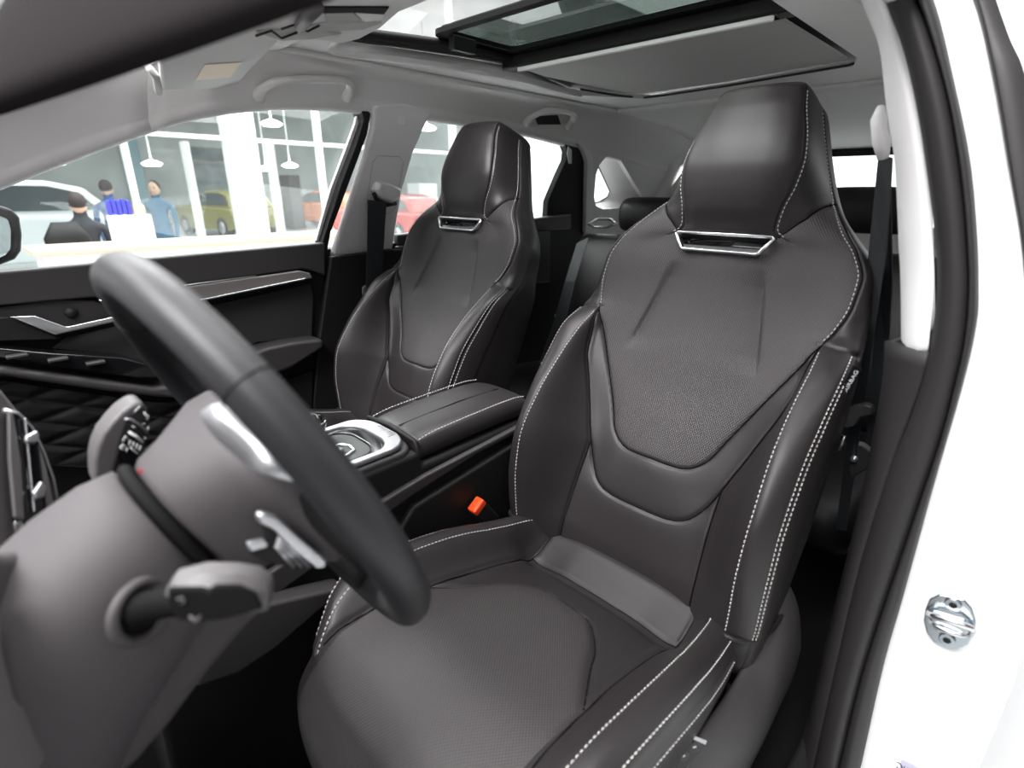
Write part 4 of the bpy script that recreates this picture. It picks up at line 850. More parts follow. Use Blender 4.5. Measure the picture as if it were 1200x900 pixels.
wst = prism('wiper_stalk', [onx(*q, wsx+.010) for q in ((112, 572), (110, 556), (110, 540), (113, 525), (120, 509), (130, 496), (142, 483), (155, 474), (163, 471), (168, 473), (173, 480), (176, 490), (175, 507), (168, 525), (160, 546), (150, 572))], (-.032, 0, 0), 'greypl', stc, bv=.007, seg=4)
prism('stalk_face', [onx(*p, wsx+.0125) for p in ((150, 489), (165, 475), (170, 478), (176, 488), (175, 507), (168, 525), (158, 548), (150, 560), (129, 562), (133, 543), (141, 513))], (-.006, 0, 0), 'gloss', wst, bv=.0015)
tube('stalk_band', [onx(*p, wsx+.0132) for p in ((146, 491), (153, 491), (163, 497), (173, 508))], .0008, 'silver', wst, seg=6)
for w_, pts in ((.0016, ((151, 506), (159, 511), (167, 518))), (.0007, ((155, 499), (158, 501))), (.0009, ((144, 517), (147, 511), (150, 515))), (.0008, ((153, 516), (151, 522))), (.0008, ((157, 518), (155, 524))), (.0008, ((161, 520), (159, 526))), (.0008, ((165, 522), (163, 528))), (.0009, ((141, 524), (144, 521), (147, 524), (144, 527), (141, 524))), (.0009, ((149, 525), (148, 529))), (.0006, ((152, 524), (158, 529), (162, 532))), (.0008, ((169, 483), (171, 487), (174, 487), (172, 492))), (.0007, ((168, 497), (170, 497))), (.0007, ((174, 500), (173, 504))), (.0007, ((169, 513), (171, 514)))):
    tube('stalk_icon', [onx(*p, wsx+.0134) for p in pts], w_*.7, 'print', wst, seg=5)
prism('red_light', [onx(*p, .385) for p in ((163, 550), (167, 551), (168, 555), (164, 555))], (-.002, 0, 0), 'red', stc)  # small red light on the column, shown by plain red colour

sw = empty('steering_wheel', WC, 'black leather steering wheel with silver spoke trim, blurred in the foreground', 'steering wheel')
RW = .180
rim = tube('rim', [wp(RW*math.cos(a), RW*math.sin(a), 0) for a in [k*2*PI/96 for k in range(96)]], .0168, 'wheel_leather', sw, closed=True, seg=24, up=None)
# inner grip facing the hub, rough leather
tube('rim_inner_grip', [wp((RW-.005)*math.cos(a), (RW-.005)*math.sin(a), .001) for a in [rad(-60+k*120/40) for k in range(41)]]+[], .0145, mat('grip_leather', (.03, .028, .028), .8, bump=1, bscale=500), rim, seg=14)
for a in (rad(43), rad(-43), rad(137), rad(223)):
    c = wp(RW*math.cos(a), RW*math.sin(a), 0); r_ = (WU*math.cos(a)+WW*math.sin(a))
    tube('rim_seam', [c+r_*.0168*math.cos(b)+WN*.0168*math.sin(b) for b in [k*PI/14 for k in range(28)]], .0009, 'black', rim, closed=True, seg=6)
hub = loft('hub_back_cover', [ov(.080, .052, .052, -.055), ov(.074, .060, .056, -.062), ov(.055, .066, .060, -.070), ov(.035, .082, .062, -.082, p=.7), ov(.018, .098, .062, -.092, p=.6), ov(.000, .100, .060, -.090, p=.6), ov(-.02, .085, .05, -.07), ov(-.03, .06, .04, -.05)], 'shroud', sw)
for s in (1, -1):
    sp_ = loft('spoke', [[wp(s*u, w0+k*dw, sv_) for k, sv_ in ((-1, .0), (-.9, .016), (0, .020), (.9, .016), (1, .0), (.8, -.012), (0, -.014), (-.8, -.012))] for u, w0, dw in ((.085, -.012, .040), (.12, -.014, .030), (.15, -.018, .026), (RW-.006, -.02, .030))], 'matte', sw); subsurf(sp_, 1)
loft('spoke', [[wp(u, w, s_) for u, s_ in ((-.04, 0), (-.035, .014), (0, .018), (.035, .014), (.04, 0), (.035, -.01), (-.035, -.01))] for w in (-.07, -.11, -.14, -(RW-.006))], 'black_rub', sw)
ua = [onx(240, 481, .39), onx(261, 473, .40), onx(300, 503, .42), onx(335, 536, .44), onx(352, 560, .45)]
ub = [onx(238, 487, .39), onx(254, 511, .40), onx(287, 541, .42), onx(310, 556, .44), onx(350, 566, .45)]
V = resample(ua, 24)+resample(ub, 24); o = recalc(mesh('spoke_trim', V, [(i, i+1, 25+i, 24+i) for i in range(23)], 'silver', sw)); solid(o, .006, 0); 
pd = prism('paddle_shifter', [onx(*p, .425) for p in ((303, 605), (309, 602), (325, 606), (350, 628), (384, 658), (381, 666), (372, 667), (345, 646), (322, 622), (304, 613))], (-.008, 0, 0), 'silver', sw, bv=.002)
prism('paddle_mount', [onx(*p, .420) for p in ((306, 612), (322, 620), (365, 662), (350, 668), (320, 662), (296, 652), (292, 640), (312, 634))], (-.008, 0, 0), 'black', pd, bv=.002)
for k in range(3): tube('paddle_rib', [onx(326-k*1.5+k*0, 630+k*5, .423), onx(362-k*9, 664, .423)], .0014, 'silver', pd, seg=6)
prism('paddle_tab', [onx(*p, .424) for p in ((291, 638), (311, 633), (315, 638), (313, 642), (294, 647))], (-.006, 0, 0), 'silver', pd, bv=.002)
pr_ = loft('paddle_shifter', [[onx(px+a*6, py+b*7, .20+c*.006) for a, b in ((-1, 1), (-1, -.6), (0, -1), (1, -.5), (1.2, .9), (0, 1.2))] for px, py, c in ((216, 494, 0), (216, 494, 1))], 'greypl', sw); bevel(pr_, .001)

# passenger door mirror outside
sm = empty('door_mirror', (-.95, -.62, 1.18), 'black door mirror outside the passenger window at the left edge', 'mirror')
mh = prism('mirror_housing', [onx(*p, -.93) for p in ((-60, 232), (0, 241), (14, 245), (23, 255), (26, 275), (25, 294), (18, 304), (0, 311), (-60, 318))], (.0, -.06, 0) if False else (-.06, 0, 0), 'black_rub', sm, bv=.008)
prism('mirror_glass', [onx(*p, -.928) for p in ((-60, 246), (0, 253), (9, 257), (13, 270), (12, 292), (6, 299), (0, 302), (-60, 308))], (.003, 0, 0), 'mirror', sm)

# ------------------------------------------------------------------ front seats
TS = rad(23.74); SEATC = Vector((.37, .30, 1.22))
EU = Vector((1, 0, 0)); EH = Vector((0, math.sin(TS), math.cos(TS))); EQ = Vector((0, -math.cos(TS), math.sin(TS)))
def sp(u, h, q): return SEATC+EU*u+EH*h+EQ*q
# rows: h, then (u,q) for A,B,C,D,E,F,G,H   (A centre front, C bolster/face edge, D front piping, E outer piping, G back corner, H centre back)
ROWS = [
 (-.68, [(0, -.02), (.07, -.02), (.125, -.015), (.200, .010), (.228, .000), (.236, -.04), (.205, -.13), (0, -.14)]),
 (-.63, [(0, -.004), (.07, -.003), (.133, .006), (.208, .048), (.238, .030), (.246, -.03), (.215, -.13), (0, -.15)]),
 (-.58, [(0, .008), (.07, .008), (.133, .016), (.211, .075), (.243, .058), (.251, -.02), (.218, -.13), (0, -.15)]),
 (-.51, [(0, .014), (.065, .012), (.130, .018), (.212, .106), (.244, .085), (.253, -.01), (.220, -.13), (0, -.15)]),
 (-.44, [(0, .014), (.065, .010), (.127, .012), (.213, .120), (.243, .096), (.254, -.01), (.222, -.13), (0, -.15)]),
 (-.36, [(0, .006), (.075, .004), (.148, .010), (.210, .108), (.243, .090), (.254, -.02), (.222, -.13), (0, -.15)]),
 (-.28, [(0, -.002), (.09, -.002), (.175, .014), (.208, .078), (.245, .068), (.254, -.03), (.222, -.13), (0, -.145)]),
 (-.22, [(0, -.004), (.10, -.004), (.185, .008), (.208, .045), (.247, .045), (.254, -.03), (.222, -.13), (0, -.14)]),
 (-.165, [(0, -.006), (.10, -.006), (.175, -.001), (.204, .008), (.243, .000), (.250, -.045), (.220, -.13), (0, -.135)]),
 (-.145, [(0, -.006), (.10, -.007), (.172, -.004), (.212, -.001), (.241, -.014), (.247, -.055), (.218, -.125), (0, -.13)]),
 (-.10, [(0, -.005), (.10, -.008), (.17, -.006), (.224, -.005), (.240, -.030), (.240, -.06), (.212, -.12), (0, -.13)]),
 (-.06, [(0, -.003), (.09, -.007), (.155, -.006), (.225, -.006), (.238, -.034), (.236, -.065), (.205, -.12), (0, -.13)]),
 (-.02, [(0, -.002), (.08, -.006), (.13, -.008), (.209, -.006), (.224, -.036), (.222, -.068), (.19, -.12), (0, -.13)]),
 (.01, [(0, .006), (.055, .004), (.079, -.002), (.188, -.010), (.200, -.045), (.198, -.075), (.17, -.12), (0, -.13)]),
 (.04, [(0, .022), (.055, .020), (.084, .010), (.167, -.024), (.173, -.060), (.170, -.085), (.15, -.12), (0, -.13)]),
 (.075, [(0, .034), (.058, .032), (.095, .020), (.146, -.044), (.150, -.073), (.147, -.092), (.13, -.12), (0, -.13)]),
 (.11, [(0, .042), (.06, .040), (.099, .027), (.129, -.053), (.132, -.080), (.129, -.096), (.115, -.12), (0, -.13)]),
 (.15, [(0, .045), (.058, .043), (.093, .030), (.112, -.055), (.115, -.080), (.112, -.096), (.10, -.118), (0, -.128)]),
 (.20, [(0, .043), (.05, .041), (.078, .030), (.093, -.055), (.096, -.080), (.094, -.096), (.083, -.113), (0, -.122)]),
 (.235, [(0, .036), (.045, .034), (.069, .025), (.081, -.054), (.084, -.076), (.082, -.092), (.073, -.106), (0, -.116)]),
]
HS = [r[0] for r in ROWS]
def ctrl(h):
    return [(pchip(HS, [r[1][k][0] for r in ROWS], h), pchip(HS, [r[1][k][1] for r in ROWS], h)) for k in range(8)]
NSEG = [24, 26, 32, 14, 26, 10, 10]
def section(h):
    c = ctrl(h); P = [Vector((u, q, 0)) for u, q in c]; out = []
    for i in range(7):
        p0 = P[i-1] if i > 0 else Vector((-P[1].x, P[1].y, 0)); p1 = P[i]; p2 = P[i+1]; p3 = P[i+2] if i+2 < 8 else Vector((-P[6].x, P[6].y, 0))
        d = (p2-p1).length
        m1 = (p2-p0).normalized()*d*.9 if (p2-p0).length > 0 else Vector(); m2 = (p3-p1).normalized()*d*.9
        n = NSEG[i]
        for k in range(n):
            t = k/n; v = p1*(2*t**3-3*t*t+1)+m1*(t**3-2*t*t+t)+p2*(-2*t**3+3*t*t)+m2*(t**3-t*t)
            out.append((v.x, v.y))
    out.append((0, P[7].y))
    return out
iC, iD, iE, iF = sum(NSEG[:2]), sum(NSEG[:3]), sum(NSEG[:4]), sum(NSEG[:5])
dC = [(c[2][0], h) for h, c in ((x, ctrl(x)) for x in [i*.01-.005 for i in range(0, 25)])]
panel_l = smooth2([(0, -.417), (.035, -.417), (.066, -.411), (.092, -.388), (.112, -.345), (.138, -.292), (.165, -.238), (.203, -.166)])
band_l = smooth2([(0, -.507), (.05, -.506), (.085, -.496), (.108, -.470), (.127, -.43), (.165, -.328), (.188, -.262), (.196, -.205), (.201, -.172)])
lumb_l = smooth2([(.129, -.425), (.130, -.50), (.134, -.60), (.136, -.68)])
head_l = [(.0, -.002), (.086, -.004), (.124, .032), (.149, .073), (.16, .09)]
crease_l = [(.084, -.07), (.118, -.222)]
def inpoly(x, y, P):
    c = False; n = len(P)
    for i in range(n):
        x1, y1 = P[i]; x2, y2 = P[(i+1) % n]
        if (y1 > y) != (y2 > y) and x < (x2-x1)*(y-y1)/(y2-y1)+x1: c = not c
    return c
VENT = [(-.084, -.007), (.084, -.007), (.066, -.033), (-.066, -.033)]
def headline(u):
    for (a, b), (c, d) in zip(head_l, head_l[1:]):
        if u <= c: return b+(d-b)*(u-a)/(c-a)
    return .09
def panelline(u):
    for (a, b), (c, d) in zip(panel_l, panel_l[1:]):
        if u <= c: return b+(d-b)*(u-a)/max(1e-6, c-a)
    return -.166+(u-.203)*.2
def build_back(t):
    hs = []
    h = -.68
    while h < .235: hs.append(h); h += .0031
    hs.append(.235)
    secs = [section(h) for h in hs]
    # rounded crown
    for k in range(1, 15):
        a = k/14*PI/2; hh = .235+.036*math.sin(a); s = max(.02, math.cos(a)); base = secs[len(hs)-1]; qm = -.05
        secs.append([(u*(.45+.55*s), qm+(q-qm)*s) for u, q in base]); hs.append(hh)
        if k == 14: break
    nb = len(secs[0]); seams = [panel_l, band_l, lumb_l, head_l]
    cols = list(range(nb)); rows = len(secs)
    half = []
    for i, s in enumerate(secs):
        r = []
        for j, (u, q) in enumerate(s):
            r.append((u, hs[i]-(.02*(q+.05)/.1 if hs[i] > .236 else 0)*0, q))
        half.append(r)
    # displacement along the local outward normal in the (u,q) section
    disp = []
    for i in range(rows):
        r = []
        for j in range(nb):
            u, h, q = half[i][j]
            a = half[i][max(0, j-1)]; b = half[i][min(nb-1, j+1)]
            tu, tq = b[0]-a[0], b[2]-a[2]; l = math.hypot(tu, tq) or 1; nu, nq = -tq/l, tu/l  # outward: rotate
            if j == 0: nu, nq = 0, 1
            d = 0
            if j <= iE+14 and h < .236:
                g = 1
                if j <= iD:
                    for sm in seams:
                        dd = segd(u, h, sm); g = min(g, dd)
                    if h > -.01: g = min(g, abs(j-iC)*.0032)
                if h > -.166: g = min(g, abs(j-iD)*.0026)
                else: g = min(g, abs(j-iE-1.5)*.0036)
                if j > iD-12 and j < iE+10: g = min(g, abs(h+.166+.12*(u-.203)))
                d = -.0035*math.exp(-(g/.0022)**2)+.0022*(1-math.exp(-g/.010))
                if j <= iC+4:
                    s_ = u-(.084+(-.07-h)*.2237)
                    if -.235 < h < -.055:
                        w = min(1, (h+.235)/.03, (-.055-h)/.03)
                        d -= w*.009*(math.exp(-s_/.0035) if s_ > 0 else math.exp(s_/.028))
                if inpoly(u, h, VENT): d -= .02
            r.append((u+nu*d if j else 0, h, q+nq*d))
        disp.append(r)
    V = []; idx = {}
    for i in range(rows):
        for sgn in (1, -1):
            for j in range(nb):
                if sgn == -1 and j in (0, nb-1): idx[i, j, -1] = idx[i, j, 1]; continue
                u, h, q = disp[i][j]; idx[i, j, sgn] = len(V); V.append(sp(sgn*u, h, q))
    parts = {'backrest': [], 'headrest': [], 'perforated_panel': [], 'vent': []}
    for i in range(rows-1):
        for j in range(nb-1):
            u = (half[i][j][0]+half[i+1][j+1][0])/2; h = (hs[i]+hs[i+1])/2
            if j < iE+2 and h < .0 and inpoly(u, h, VENT): p = 'vent'
            elif h > headline(min(u, .16)) if j < iD else h > .078+(.0 if j < iE else .0): p = 'headrest'
            elif j < iD and h > panelline(u): p = 'perforated_panel'
            else: p = 'backrest'
            for sgn in (1, -1):
                f = (idx[i, j, sgn], idx[i, j+1, sgn], idx[i+1, j+1, sgn], idx[i+1, j, sgn])
                if sgn == -1: f = f[::-1]
                parts[p].append(f)
    parts['headrest'].append([idx[rows-1, j, 1] for j in range(nb)]+[idx[rows-1, j, -1] for j in range(nb-2, 0, -1)])
    # bottom cap
    parts['backrest'].append(([idx[0, j, 1] for j in range(nb)]+[idx[0, j, -1] for j in range(nb-2, 0, -1)])[::-1])
    names = {'backrest': ('backrest', 'leather'), 'headrest': ('headrest', 'leather'), 'perforated_panel': ('perforated_panel', 'perf'), 'vent': ('shoulder_vent_recess', 'gloss')}
    for k, F in parts.items():
        used = sorted({i for f in F for i in f}); mp = {a: b for b, a in enumerate(used)}
        mesh(names[k][0], [V[a] for a in used], [tuple(mp[i] for i in f) for f in F], names[k][1], t)
    # stitching lines along the section curves
    def line(jf, h0, h1, sgn, off=0):
        P = []; Nn = []
        i0 = min(range(len(hs)), key=lambda i: abs(hs[i]-h0)); i1 = min(range(len(hs)), key=lambda i: abs(hs[i]-h1))
        for i in range(i0, i1+1, 2):
            j = int(jf(hs[i]) if callable(jf) else jf)
            u, h, q = disp[i][j]; a = disp[i][j-2]; b = disp[i][j+2]; tu, tq = b[0]-a[0], b[2]-a[2]; l = math.hypot(tu, tq)
            nu, nq = -tq/l, tu/l
            P.append(sp(sgn*u, h, q)); Nn.append((EU*(sgn*nu)+EQ*nq).normalized())
        return (P, Nn)
    L = []
    for s in (1, -1):
        L += [line(iD, -.61, -.172, s), line(iE, -.61, -.172, s), line(iE+3, -.61, -.19, s), line(iD-3, -.16, .235, s), line(iC+2, .0, .236, s)]
    stitches('stitching', L, parent=t)
    def surf(u, h):
        i = min(range(len(hs)), key=lambda i: abs(hs[i]-h)); r = disp[i]
        for j in range(iE):
            if half[i][j][0] <= u <= half[i][j+1][0]:
                k = (u-half[i][j][0])/max(1e-6, half[i][j+1][0]-half[i][j][0]); return h, r[j][2]*(1-k)+r[j+1][2]*k
        return h, r[iD][2]
    for sm in (panel_l, band_l):
        P = []
        full = [(-u, h) for u, h in sm[::-1]]+list(sm[1:])
        for u, h in [(p.x, p.y) for p in resample([(u, h, 0) for u, h in full], 150, smooth=False)]:
            hh, q = surf(abs(u), h); P.append(sp(u, hh, q+.0004))
        tube('seam', P, .0013, 'seamline', t, seg=6)
    for sg in (1, -1):
        for sm in (lumb_l, head_l[1:4]):
            P = []
            for u, h in [(p.x, p.y) for p in resample([(u, h, 0) for u, h in sm], 60, smooth=False)]:
                hh, q = surf(u, max(-.62, h)); P.append(sp(sg*u, max(-.62, h), q+.0004))
            tube('seam', P, .0012, 'seamline', t, seg=6)
        i0 = min(range(len(hs)), key=lambda i: abs(hs[i]+.61)); i1 = min(range(len(hs)), key=lambda i: abs(hs[i]+.20))
        tube('seam', [sp(sg*(disp[i][iE+1][0]+disp[i][iE+2][0])/2, hs[i], (disp[i][iE+1][2]+disp[i][iE+2][2])/2) for i in range(i0, i1, 3)], .0016, 'seamline', t, seg=6)
        i0 = min(range(len(hs)), key=lambda i: abs(hs[i]+.16)); i1 = min(range(len(hs)), key=lambda i: abs(hs[i]-.235))
        tube('seam', [sp(sg*disp[i][iD][0], hs[i], disp[i][iD][2]) for i in range(i0, i1, 3)], .0015, 'seamline', t, seg=6)
    # chrome vent surround
    ring = []
    for (u, h) in catmull([(-.086, -.006, 0), (.086, -.006, 0), (.067, -.035, 0), (-.067, -.035, 0)], 1, closed=True) and [( -.083, -.005), (.083, -.005), (.0875, -.008), (.070, -.033), (.066, -.036), (-.066, -.036), (-.070, -.033), (-.0875, -.008)]:
        c = ctrl(h); q = .006+(0 if abs(u) < .05 else -.002); ring.append(sp(u, h, q))
    vr = tube('vent_surround', ring, .0032, 'chrome', t, closed=True, up=EQ, flat=1.3, seg=10)
    prism('vent_lower_lip', [sp(-.066, -.033, .003), sp(.066, -.033, .003), sp(.072, -.024, -.006), sp(-.072, -.024, -.006)], EQ*.001, 'silver', vr)

CY = [-.51, -.50, -.48, -.45, -.41, -.35, -.25, -.15, -.06, -.026, -.012, .02, .045, .08, .14]
CZ = [.56, .615, .672, .703, .722, .726, .709, .684, .650, .628, .629, .641, .651, .650, .63]
def zc(y): return pchip(CY, CZ, y)
ib_l = smooth2([(.150, .10), (.150, 0.0), (.146, -.10), (.147, -.2), (.152, -.30), (.158, -.40), (.165, -.46)])
pf_l = smooth2([(0, -.108), (.045, -.113), (.072, -.136), (.095, -.165), (.112, -.20), (.147, -.262)])
st_l = [(0, -.020), (.150, -.020)]
def build_cushion(t):
    # path rows along the seat from the bite to the bottom of the front face
    path = [(y, zc(y)) for y in [.14-.005*i for i in range(0, 122)] if y > -.475]
    y0, z0 = path[-1]
    fr = catmull([(y0+.005, 0, zc(y0+.005)), (y0, 0, z0), (-.489, 0, .66), (-.498, 0, .63), (-.495, 0, .59), (-.478, 0, .55), (-.45, 0, .53)], 6)
    fr = [(p.x, p.z) for p in fr if p.x < y0-.001 or p.z < z0-.002]
    rows = [(y, z, 0) for y, z in path]+[(y, z, 1) for y, z in fr]
    def prof(y, z, front):
        hw = pchip([-.47, -.42, -.34, -.2, 0, .06, .14], [.200, .222, .236, .238, .226, .205, .19], y)
        bl = pchip([-.49, -.44, -.38, -.25, -.1, .03, .10], [.0, .012, .026, .040, .044, .034, .01], y) if not front else 0
        k = max(0, min(1, (z-.55)/.1)) if front else 1
        zb = .59 if not front else min(.59, z-.02)
        inn = .150
        zo = z if (front or y < -.10) else pchip([-.10, -.05, 0, .05, .14], [zc(-.10), .655, .648, .640, .62], y)
        return [(0, z+.006), (.07, z+.005), (min(inn, hw-.03), z+.002), (hw-.042, zo+bl*.9), (hw-.022, zo+bl), (hw-.004, zo+bl-.014), (hw+.002, zo+bl*.3-.03 if not front else z-.03), (hw-.004, min(zb, z-.05))]
    NS = [16, 18, 14, 8, 8, 8, 8]; cD = sum(NS[:3]); cE = sum(NS[:4]); cF = sum(NS[:5]); c3 = sum(NS[:3])
    half = []
    for (y, z, fr_) in rows:
        P = [Vector((a, b, 0)) for a, b in prof(y, z, fr_)]; out = []
        for i in range(7):
            p0 = P[i-1] if i > 0 else Vector((-P[1].x, P[1].y, 0)); p1 = P[i]; p2 = P[i+1]; p3 = P[i+2] if i+2 < 8 else P[7]+Vector((0, -.05, 0))
            d = (p2-p1).length; m1 = (p2-p0).normalized()*d*.9; m2 = (p3-p1).normalized()*d*.9
            for k in range(NS[i]):
                s = k/NS[i]; v = p1*(2*s**3-3*s*s+1)+m1*(s**3-2*s*s+s)+p2*(-2*s**3+3*s*s)+m2*(s**3-s*s); out.append((v.x, v.y))
        out.append((P[7].x, P[7].y)); half.append(out)
    nb = len(half[0]); R = len(rows); D3 = []
    for i, (y, z, fr_) in enumerate(rows):
        r = []
        for j, (u, zz) in enumerate(half[i]):
            yy = y; d = 0
            wf = max(0, min(1, (-.36-y)/.11))
            if not fr_:
                g = 1
                if j <= cD+2:
                    for sm in (ib_l, pf_l): g = min(g, segd(u, y, sm))
                    if u < .15: g = min(g, abs(y+.020)) if True else g
                g = min(g, abs(j-cF-2)*.003)
                d = -.0045*math.exp(-(g/.003)**2)+.003*(1-math.exp(-g/.014))
                if u < .16 and -.1 < y < -.022: pass
                # raised front pillow and a sunk middle section
                inside = u < .15 and y < -.1
                if u < .15 and y < -.018:
                    edge = 1/(1+math.exp((-(segd(u, y, pf_l))*(1 if pfin(u, y) else -1))/.004))
                    d += -.007*(1-edge)*min(1, (.15-u)/.02)*min(1, (-.018-y)/.02)
            else:
                d = .003
            yy += wf*(.040*(abs(u)/.2)**3.2)
            r.append((u, yy, zz+d if not fr_ else zz))
        D3.append(r)
    V = []; idx = {}; cx = SEATC.x
    for i in range(R):
        for sgn in (1, -1):
            for j in range(nb):
                if sgn == -1 and j == 0: idx[i, j, -1] = idx[i, j, 1]; continue
                u, y, z = D3[i][j]; idx[i, j, sgn] = len(V); V.append(Vector((cx+sgn*u, y, z)))
    parts = {'a': [], 'b': []}
    for i in range(R-1):
        for j in range(nb-1):
            u = (half[i][j][0]+half[i+1][j+1][0])/2; y = (rows[i][0]+rows[i+1][0])/2
            p = 'b' if (j < cD and (rows[i][2] or (pfin(u, y) and u < ibu(y)))) else 'a'
            for sgn in (1, -1):
                f = (idx[i, j, sgn], idx[i+1, j, sgn], idx[i+1, j+1, sgn], idx[i, j+1, sgn])
                if sgn == -1: f = f[::-1]
                parts[p].append(f)
    for k, nm, m in (('a', 'cushion', 'leather'), ('b', 'perforated_cushion_panel', 'perf_h')):
        F = parts[k]; used = sorted({i for f in F for i in f}); mp = {a: b for b, a in enumerate(used)}
        mesh(nm, [V[a] for a in used], [tuple(mp[i] for i in f)[::-1] for f in F], m, t)
    def csurf(u, y):
        i = max(k for k in range(R) if not rows[k][2] and (rows[k][0] >= y or k == 0)); i2 = min(i+1, R-1); f_ = max(0, min(1, (rows[i][0]-y)/max(1e-6, rows[i][0]-rows[i2][0])))
        r = [tuple(a*(1-f_)+b*f_ for a, b in zip(A_, B_)) for A_, B_ in zip(D3[i][:cE+1], D3[i2][:cE+1])]
        for j in range(cE):
            if half[i][j][0] <= u <= half[i][j+1][0]:
                k = (u-half[i][j][0])/max(1e-6, half[i][j+1][0]-half[i][j][0]); return (r[j][1]*(1-k)+r[j+1][1]*k, r[j][2]*(1-k)+r[j+1][2]*k)
        return r[0][1], r[0][2]
    full = [(-u, y) for u, y in pf_l[::-1]]+list(pf_l[1:])
    tube('seam', [Vector((cx+u, *csurf(abs(u), y)))+Vector((0, 0, .0003)) for u, y in [(p.x, p.y) for p in resample([(u, y, 0) for u, y in full], 120, smooth=False)]], .0012, 'seamline', t, seg=6)
    tube('seam', [Vector((cx+u, *csurf(abs(u), -.02)))+Vector((0, 0, .0003)) for u in [-.15+.3*k/60 for k in range(61)]], .0012, 'seamline', t, seg=6)
    for sg in (1, -1):
        tube('seam', [Vector((cx+sg*u, *csurf(u, y)))+Vector((0, 0, .0003)) for u, y in [(p.x, p.y) for p in resample([(u, y, 0) for u, y in ib_l if -.45 < y < .05], 90, smooth=False)]], .0012, 'seamline', t, seg=6)
    L = []
    for sgn in (1, -1):
        for j, ya, yb in ((cD, .03, -.46), (cE+6, .0, -.46), (cF+6, .0, -.46)):
            P = []; Nn = []
            for i in range(0, R, 2):
                y = rows[i][0]
                if rows[i][2] or y > ya or y < yb: continue
                u, yy, z = D3[i][j]; a = D3[i][j-2]; b = D3[i][j+2]; tu, tz = b[0]-a[0], b[2]-a[2]; l = math.hypot(tu, tz) or 1
                n = Vector((-tz/l*sgn, 0, tu/l)); 
                P.append(Vector((cx+sgn*u, yy, z))); Nn.append(n)
            L.append((P, Nn))
    stitches('cushion_stitching', L, parent=t)
def pfin(u, y):
    return y < pchip([p[0] for p in PFM], [p[1] for p in PFM], u) if u < .147 else y < -.262
def ibu(y): return .15
PFM = []
for p in pf_l:
    if not PFM or p[0] > PFM[-1][0]+1e-4: PFM.append(p)

seat = empty('front_seat', (.37, 0, .33), "driver's black leather seat with tall sculpted headrest, nearest behind the steering wheel", 'car seat', 'front seats')
build_back(seat); build_cushion(seat)
# side shield, hem and lower frame, modelled for the door side and mirrored for the tunnel side
secs = []
for y in [-.49+.02*k for k in range(37)]:
    zt = pchip([-.49, -.44, -.30, -.12, -.02, .04, .08, .115, .15, .19, .23], [.53, .585, .618, .612, .602, .612, .655, .700, .705, .665, .60], y)
    zb = pchip([-.49, -.40, .1, .23], [.50, .45, .45, .50], y); w = pchip([-.49, -.42, .15, .23], [-.012, 0, 0, -.01], y)
    secs.append([Vector((.596+w, y, min(zt-.01, .58))), Vector((.600+w, y, zt)), Vector((.609+w, y, zt+.001)), Vector((.624+w, y, zt-.018)), Vector((.640+w, y, zt-.052)), Vector((.652+w, y, (zt+zb)/2-.02)), Vector((.650+w, y, zb)), Vector((.60+w, y, zb))])
o = loft('side_shield', secs, 'shieldpl', seat); subsurf(o, 1)
yzprism('side_shield', [(-.45, .56), (-.30, .60), (-.02, .595), (.10, .65), (.16, .66), (.17, .50), (-.38, .47)], .118, .138, 'dark', seat, bv=.008)
# seat base frame and rails
boxo('seat_base', (.37, -.16, .47), (.40, .52, .10), 'black', seat, .01)
for sx in (.19, .55): boxo('seat_rail', (sx, -.14, .395), (.035, .62, .05), 'black', seat, .004)
# hem at the lower edge of the backrest bolster
for s, nm in ((1, 'backrest_hem'), (-1, 'backrest_hem')):
    pts = [sp(s*.185, -.628, .05), sp(s*.205, -.615, .068), sp(s*.232, -.613, .056), sp(s*.248, -.605, .01), sp(s*.252, -.585, -.04), sp(s*.243, -.55, -.09)]
    tube(nm, resample(pts, 24), .0042, 'leather_side', seat, up=EQ, flat=1.0, seg=8)
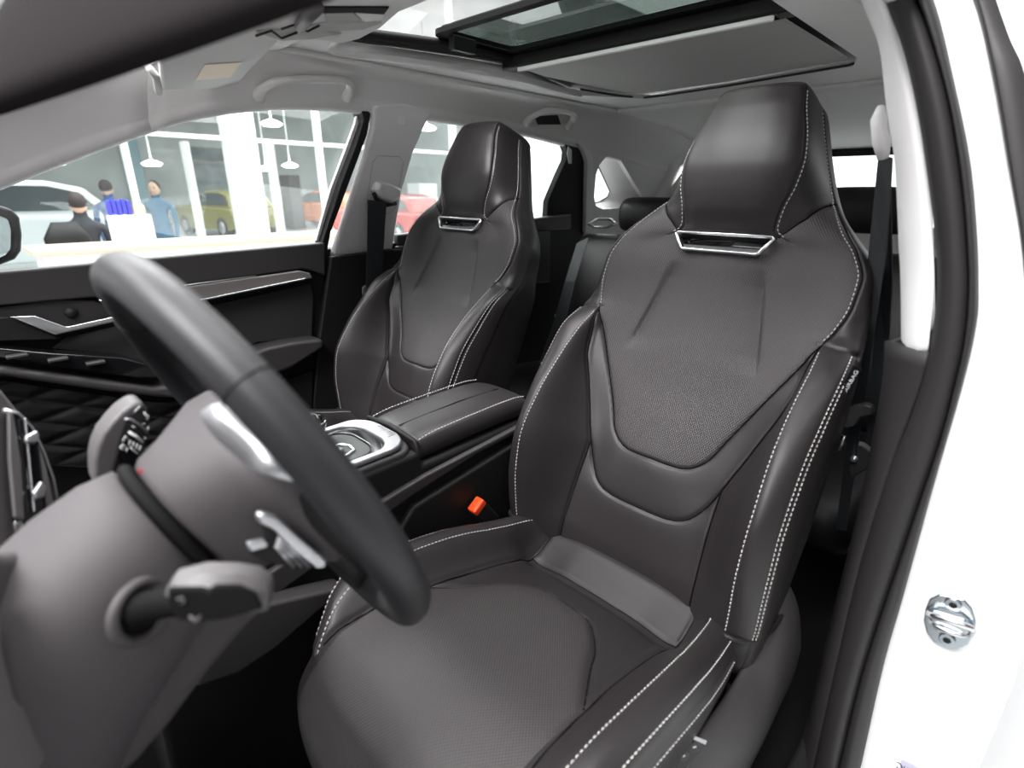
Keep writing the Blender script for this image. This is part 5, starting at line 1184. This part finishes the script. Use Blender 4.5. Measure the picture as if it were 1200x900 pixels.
# switch block on the slope of the shield
SWO, SWN = Vector((.6205, -.16, .598)), Vector((.78, -.02, .62)).normalized()
def swq(pts, d=0): return [onp(px, py, SWO+SWN*d, SWN) for px, py in pts]
swc = prism('seat_switch_panel', swq([(764, 912), (772, 900), (812, 862), (828, 868), (824, 880), (790, 918)], .002), SWN*-.008, 'gloss', seat, bv=.001)
for k in range(4):
    cx_, cy_ = 814-13.0*k, 875+10.6*k
    prism('seat_switch_button', swq([(cx_-6, cy_-1), (cx_+1, cy_-7), (cx_+8, cy_-3), (cx_+6, cy_+4), (cx_-1, cy_+9), (cx_-8, cy_+5)], .004), SWN*-.003, 'shieldpl', swc, bv=.001)
    tube('button_mark', swq([(cx_-1.5, cy_+1), (cx_+1.5, cy_)], .0048), .0011, 'print', swc, seg=6)
prism('seat_switch_trim', swq([(811, 861), (829, 868), (827, 873), (807, 864)], .004), SWN*-.003, 'chrome', swc, bv=.0005)
# airbag tag stitched into the side seam
tg = sp(.2565, -.213, .034)
TN = Vector((.80, -.60, 0)); TV = Vector((.6, .8, 0)); TR_ = Matrix((TN, TV, TN.cross(TV))).transposed() @ Matrix.Rotation(rad(-19), 3, 'X')
tgo = MB().box(tg, (.002, .017, .042), TR_).build('airbag_tag', 'tag', seat); bevel(tgo, .0005)
textobj('tag_lettering', 'AIRBAG', .0095, tg+TN*.0012-(TR_ @ Vector((0, -.001, 0))), TR_ @ Vector((0, 0, 1)), TR_ @ Vector((0, -1, 0)), 'print', tgo)

def copytree(o, parent=None, off=None):
    c = o.copy(); SC.collection.objects.link(c)
    if parent: c.parent = parent
    for ch in [x for x in bpy.data.objects if x.parent == o and x != c]: copytree(ch, c)
    return c
# passenger seat, a copy
seat2 = copytree(seat); seat2.location = (-.37, .031, .33)
seat2['label'] = 'black leather passenger seat with tall sculpted headrest beside the centre armrest, further from the steering wheel'
seat2['label'] = 'black leather passenger seat with tall headrest beside the armrest, further from the steering wheel'
def drop(o):
    for g in [x for x in bpy.data.objects if x.parent == o]: drop(g)
    bpy.data.objects.remove(o)
for nm in ('seat_switch_panel', 'airbag_tag'):
    for ch in [x for x in bpy.data.objects if x.parent == seat2 and x.name.split('.')[0] == nm]: drop(ch)
